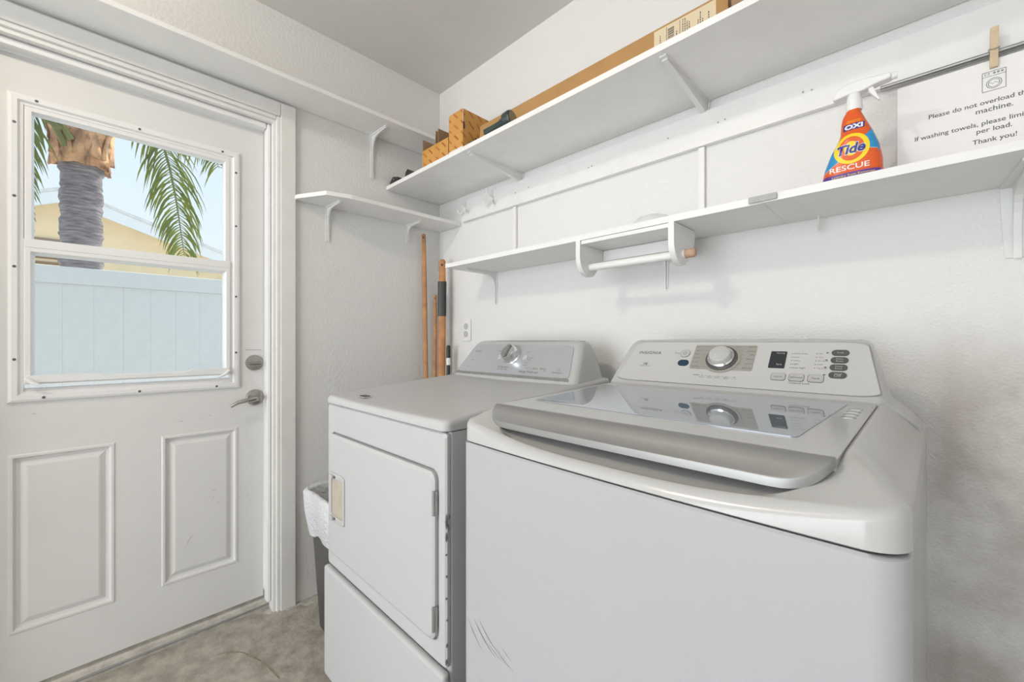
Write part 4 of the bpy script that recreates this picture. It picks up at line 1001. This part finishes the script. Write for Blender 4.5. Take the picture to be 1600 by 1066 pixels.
for s_, u, t, wd, bo in (('INSIGNIA', .079, .1042, .0668, .008), ('HE', .105, .0655, .012, .02), ('HIGH EFFICIENCY', .0955, .0605, .031, 0), ('Power', .186, .1075, .013, 0), ('Status', .2525, .0385, .015, 0), ('Control Lock', .462, .0305, .038, 0), ('Sensing', .4275, .1135, .016, 0), ('hrs', .4315, .0795, .010, 0)):
    obj('lettering', text_bm(s_, width=wd, bold=bo, put=wput(u, t, .0036 if s_ in ('Sensing', 'hrs') else .0027), spacing=1.15 if s_ == 'INSIGNIA' else 1.0), KEYG if s_ in ('Sensing', 'hrs') else INK, wa)
# scratches low on the front
b = bmesh.new()
def sc_arc(u0, z0, u1, z1, sag, wd):
    n = 10; L_, R_ = [], []
    for k in range(n + 1):
        f = k / n; u = u0 + (u1 - u0) * f; z = z0 + (z1 - z0) * f - sag * math.sin(f * math.pi); w_ = wd * math.sin(f * math.pi) + .0001
        L_.append((u - w_, bow(u, 0) - .0006, z)); R_.append((u + w_, bow(u, 0) - .0006, z))
    loft([L_, R_], False, False, False, b)
for a in ((.027, .588, .075, .548, .003, .0007), (.047, .598, .120, .556, .006, .0013), (.063, .604, .135, .567, .006, .0009), (.085, .575, .165, .562, .006, .0012), (.120, .572, .178, .562, .004, .0018), (.135, .585, .160, .575, .001, .0008), (.112, .578, .170, .570, .004, .0007)):
    sc_arc(*a)
obj('scratch_marks', b, SCUFF, wa, kind='stuff')

# ------------------------------------------------------------------ unseen lamp added behind the camera to warm the upper walls
lp = thing('fill_lamp', (0.95, -2.2, CZ), 'unseen fill lamp added behind the camera, shaped as a round flush-mount ceiling light', 'lamp')
obj('lamp_base', disc((0.95, -2.2, CZ - 0.03), (0, 0, 1), .15, .0295, 32), TRIMW, lp, smooth=True)
gl_ = glass_mat('lamp_glass', (0.98, 0.96, 0.92), 0.03)
obj('lamp_shade', disc((0.95, -2.2, CZ - 0.03), (0, 0, -1), .14, .08, 32, profile=[(.14, 0), (.135, .03), (.11, .06), (.06, .078), (0.0, .082)]), gl_, lp, smooth=True)
l = add_light('fill_bulb', 'POINT', (0, 0, -0.075), (0, 0, 0), 32, (1.0, 0.90, 0.77), shadow_soft_size=0.06)
l.parent = lp

# ------------------------------------------------------------------ outside
obj('ground', box(-14, -0.15, -9, 9, -0.25, -0.12), GROUND, kind='structure', keep=True)
obj('sun_block_eave', box(-1.15, -0.15, -4.5, 1.5, 2.62, 2.72), FASCIA, kind='structure', keep=True)  # unseen overhang added to keep direct sun out of the door window
fx = -2.2
fc = thing('garden_fence', (fx, -1.1, -0.12), 'pale vinyl privacy fence seen through the door window', 'fence')
obj('top_rail', box(fx - .03, fx + .03, -5, 3, 1.535, 1.652, .008), FENCE, fc, smooth=True)
obj('bottom_rail', box(fx - .03, fx + .03, -5, 3, -0.08, 0.05, .008), FENCE, fc, smooth=True)
bm_ = box(-.011, .011, -.0748, .0748, 0.051, 1.5345, .0012); me_ = bpy.data.meshes.new('fence_board'); bm_.to_mesh(me_); bm_.free(); me_.materials.append(FENCE)
for k in range(52):
    o = bpy.data.objects.new('fence_board', me_); COL.objects.link(o); o.parent = fc
    o.location = Vector((fx, -4.9 + .15 * k, 0)) - ORG[fc.name]
for y in (-5.0, -3.2, 0.4, 2.2): obj('fence_post', box(fx - .06, fx + .06, y - .06, y + .06, -0.12, 1.72, .01), FENCE, fc, smooth=True)

hx = -7.0
hs = thing('house', (hx, -1.66, -0.12), 'tan stucco house with a white gable edge behind the fence', 'house')
AY, AZ = -1.66, 3.36
def gz(y): return AZ - .335 * abs(y - AY) if y > AY else AZ - .42 * abs(y - AY)
obj('gable_wall', prism([(-4.6, -0.12), (2.9, -0.12), (2.9, gz(2.9) - .02), (AY, AZ - .02), (-4.6, gz(-4.6) - .02)], 'x', hx - 3.0, hx - .25), STUCCO, hs)
for (ya, yb) in ((AY, 3.3), (AY, -5.0)):
    obj('fascia', prism([(ya, gz(ya)), (yb, gz(yb)), (yb, gz(yb) - .17), (ya, gz(ya) - .17)], 'x', hx - .03, hx), FASCIA, hs)
    obj('soffit', prism([(ya, gz(ya) - .10), (yb, gz(yb) - .10), (yb, gz(yb) - .12), (ya, gz(ya) - .12)], 'x', hx - .25, hx - .031), FASCIA, hs)
    obj('roof_slope', prism([(ya, gz(ya) + .05), (yb, gz(yb) + .05), (yb, gz(yb) + .001), (ya, gz(ya) + .001)], 'x', hx - 3.2, hx + .02), ROOF, hs)
wn = obj('window', rect_frame(-2.9, -1.45, 1.3, 2.66, [(0, 0), (0, .04), (.07, .04), (.07, 0)], lambda y, z, d: (hx - .25 + d, y, z)), mat('brown_frame', (.30, .22, .16), .6, var=.1), hs)
for k in range(16):
    z = 1.40 + .08 * k
    obj('louver', prism([(hx - .245, z), (hx - .215, z + .03), (hx - .215, z + .036), (hx - .245, z + .006)], 'y', -2.83, -1.52), CARDIN, wn)

# palm tree
px_, py_ = -2.8, -1.441
pt = thing('palm_tree', (px_, py_, -0.12), 'palm tree with a grey ringed trunk and drooping green fronds beyond the fence', 'tree')
rings = []; z = -0.12; k = 0
while z < 2.66:
    rr_ = .120 + .004 * math.sin(k * 1.7) + (.004 if k % 2 else -.002)
    if z > 2.45: rr_ += (z - 2.45) * .10
    rings.append([(px_ + (rr_ + .004 * math.sin(3 * a + k)) * math.cos(a), py_ + (rr_ + .004 * math.cos(2 * a + k * .7)) * math.sin(a), z + .008 * math.sin(2 * a + k)) for a in [2 * math.pi * j / 28 for j in range(28)]])
    z += .028; k += 1
obj('trunk', loft(rings, True, True), TRUNK, pt, smooth='all')
for row, (zb0, hh, rr0, rr1, n) in enumerate(((2.55, .42, .135, .24, 7), (2.62, .55, .15, .30, 7), (2.75, .6, .14, .34, 7))):
    for q in range(n):
        a0 = 2 * math.pi * (q + .5 * row) / n + .2
        R = []
        for s_ in range(7):
            f = s_ / 6; rad = rr0 + (rr1 - rr0) * f ** 1.5; hw = (.78 - .50 * f) * .17 + .02; zz = zb0 + hh * f
            n_ = (math.cos(a0), math.sin(a0)); t_ = (-n_[1], n_[0])
            R.append([(px_ + n_[0] * (rad + o_) + t_[0] * s2 * hw, py_ + n_[1] * (rad + o_) + t_[1] * s2 * hw, zz - .05 * abs(s2) * (1 - f)) for s2, o_ in ((-1, -.035), (-.5, -.005), (0, .008), (.5, -.005), (1, -.035), (.5, -.04), (0, -.035), (-.5, -.04))])
        obj('leaf_base', loft(R, True, True), BOOT, pt, smooth='all')
def frond(path, rad, leaf, n, seed, spread=(1, 1), droop=.9):
    rnd_ = random.Random(seed)
    P_ = [Vector(p) for p in path]
    # resample
    seg = [(P_[i + 1] - P_[i]).length for i in range(len(P_) - 1)]; tot = sum(seg)
    def at(s_):
        d = s_ * tot
        for i, l_ in enumerate(seg):
            if d <= l_ or i == len(seg) - 1: return P_[i].lerp(P_[i + 1], min(1, d / l_)), (P_[i + 1] - P_[i]).normalized()
            d -= l_
    b = bmesh.new()
    pts = [at(k / 20)[0] for k in range(21)]
    o = obj('frond', tube(pts, [rad * (1 - .85 * k / 20) for k in range(21)], 7), PETI, pt, smooth=True)
    for k in range(n):
        s_ = .16 + .84 * k / n
        p, d = at(s_)
        for sd_ in (-1, 1):
            side = d.cross(Vector((1, 0.15, 0))).normalized() * sd_
            ln = leaf * (0.55 + .45 * math.sin(min(1, (s_ - .1) * 1.3) * math.pi)) * rnd_.uniform(.75, 1.15)
            dirv = (side * spread[0 if sd_ < 0 else 1] + d * .35 + Vector((rnd_.uniform(-.5, .5), rnd_.uniform(-.2, .2), rnd_.uniform(-.25, .25)))).normalized()
            q = p.copy(); L_, R_ = [], []; wd = rnd_.uniform(.0045, .0095)
            nrm = dirv.cross(Vector((1, 0, 0))).normalized()
            m_ = 5
            for j in range(m_ + 1):
                f = j / m_; w2 = wd * (math.sin(min(1, f * 1.5 + .25) * math.pi / 2) * (1 - f ** 3) + .04)
                L_.append(q + nrm * w2); R_.append(q - nrm * w2)
                dirv = (dirv + Vector((0, 0, -droop * .38))).normalized(); nrm = dirv.cross(Vector((1, 0.1, 0))).normalized()
                q = q + dirv * ln / m_
            loft([L_, R_], False, False, False, b)
    obj('leaflets', b, LEAF, o, kind='stuff')
    return o
frond([(-2.80, -1.32, 2.95), (-2.72, -1.12, 3.02), (-2.62, -0.97, 2.86), (-2.60, -0.915, 2.60), (-2.60, -0.875, 2.35), (-2.60, -0.845, 2.10), (-2.60, -.82, 1.88)], .016, .40, 58, 1, droop=1.15)
frond([(-2.84, -1.30, 3.0), (-2.75, -1.05, 3.2), (-2.68, -0.78, 3.12), (-2.66, -.62, 2.90), (-2.66, -.56, 2.74)], .016, .40, 46, 2)
frond([(-2.72, -1.56, 2.95), (-2.52, -1.68, 3.02), (-2.45, -1.76, 2.80), (-2.42, -1.78, 2.45), (-2.42, -1.77, 2.0)], .017, .34, 60, 3)
for k_, (y0_, y1_) in enumerate(((-1.52, -1.66), (-1.49, -1.62), (-1.55, -1.72))):
    obj('petiole', tube([(-2.66 + .03 * k_, y0_, 2.62 + .05 * k_), (-2.62, (y0_ + y1_) / 2 - .01, 2.8), (-2.6, y1_, 3.05)], [.022, .02, .016], 8), PETI, pt, smooth=True)
frond([(-2.9, -1.5, 3.1), (-3.2, -1.9, 3.6), (-3.5, -2.4, 3.6), (-3.7, -2.8, 3.2)], .02, .5, 50, 4)
frond([(-2.9, -1.35, 3.1), (-3.3, -1.0, 3.7), (-3.7, -.5, 3.8), (-4.0, -.1, 3.4)], .02, .5, 50, 5)
frond([(-2.7, -1.45, 3.1), (-2.3, -1.5, 3.6), (-1.8, -1.5, 3.7), (-1.5, -1.5, 3.4)], .02, .45, 50, 6)
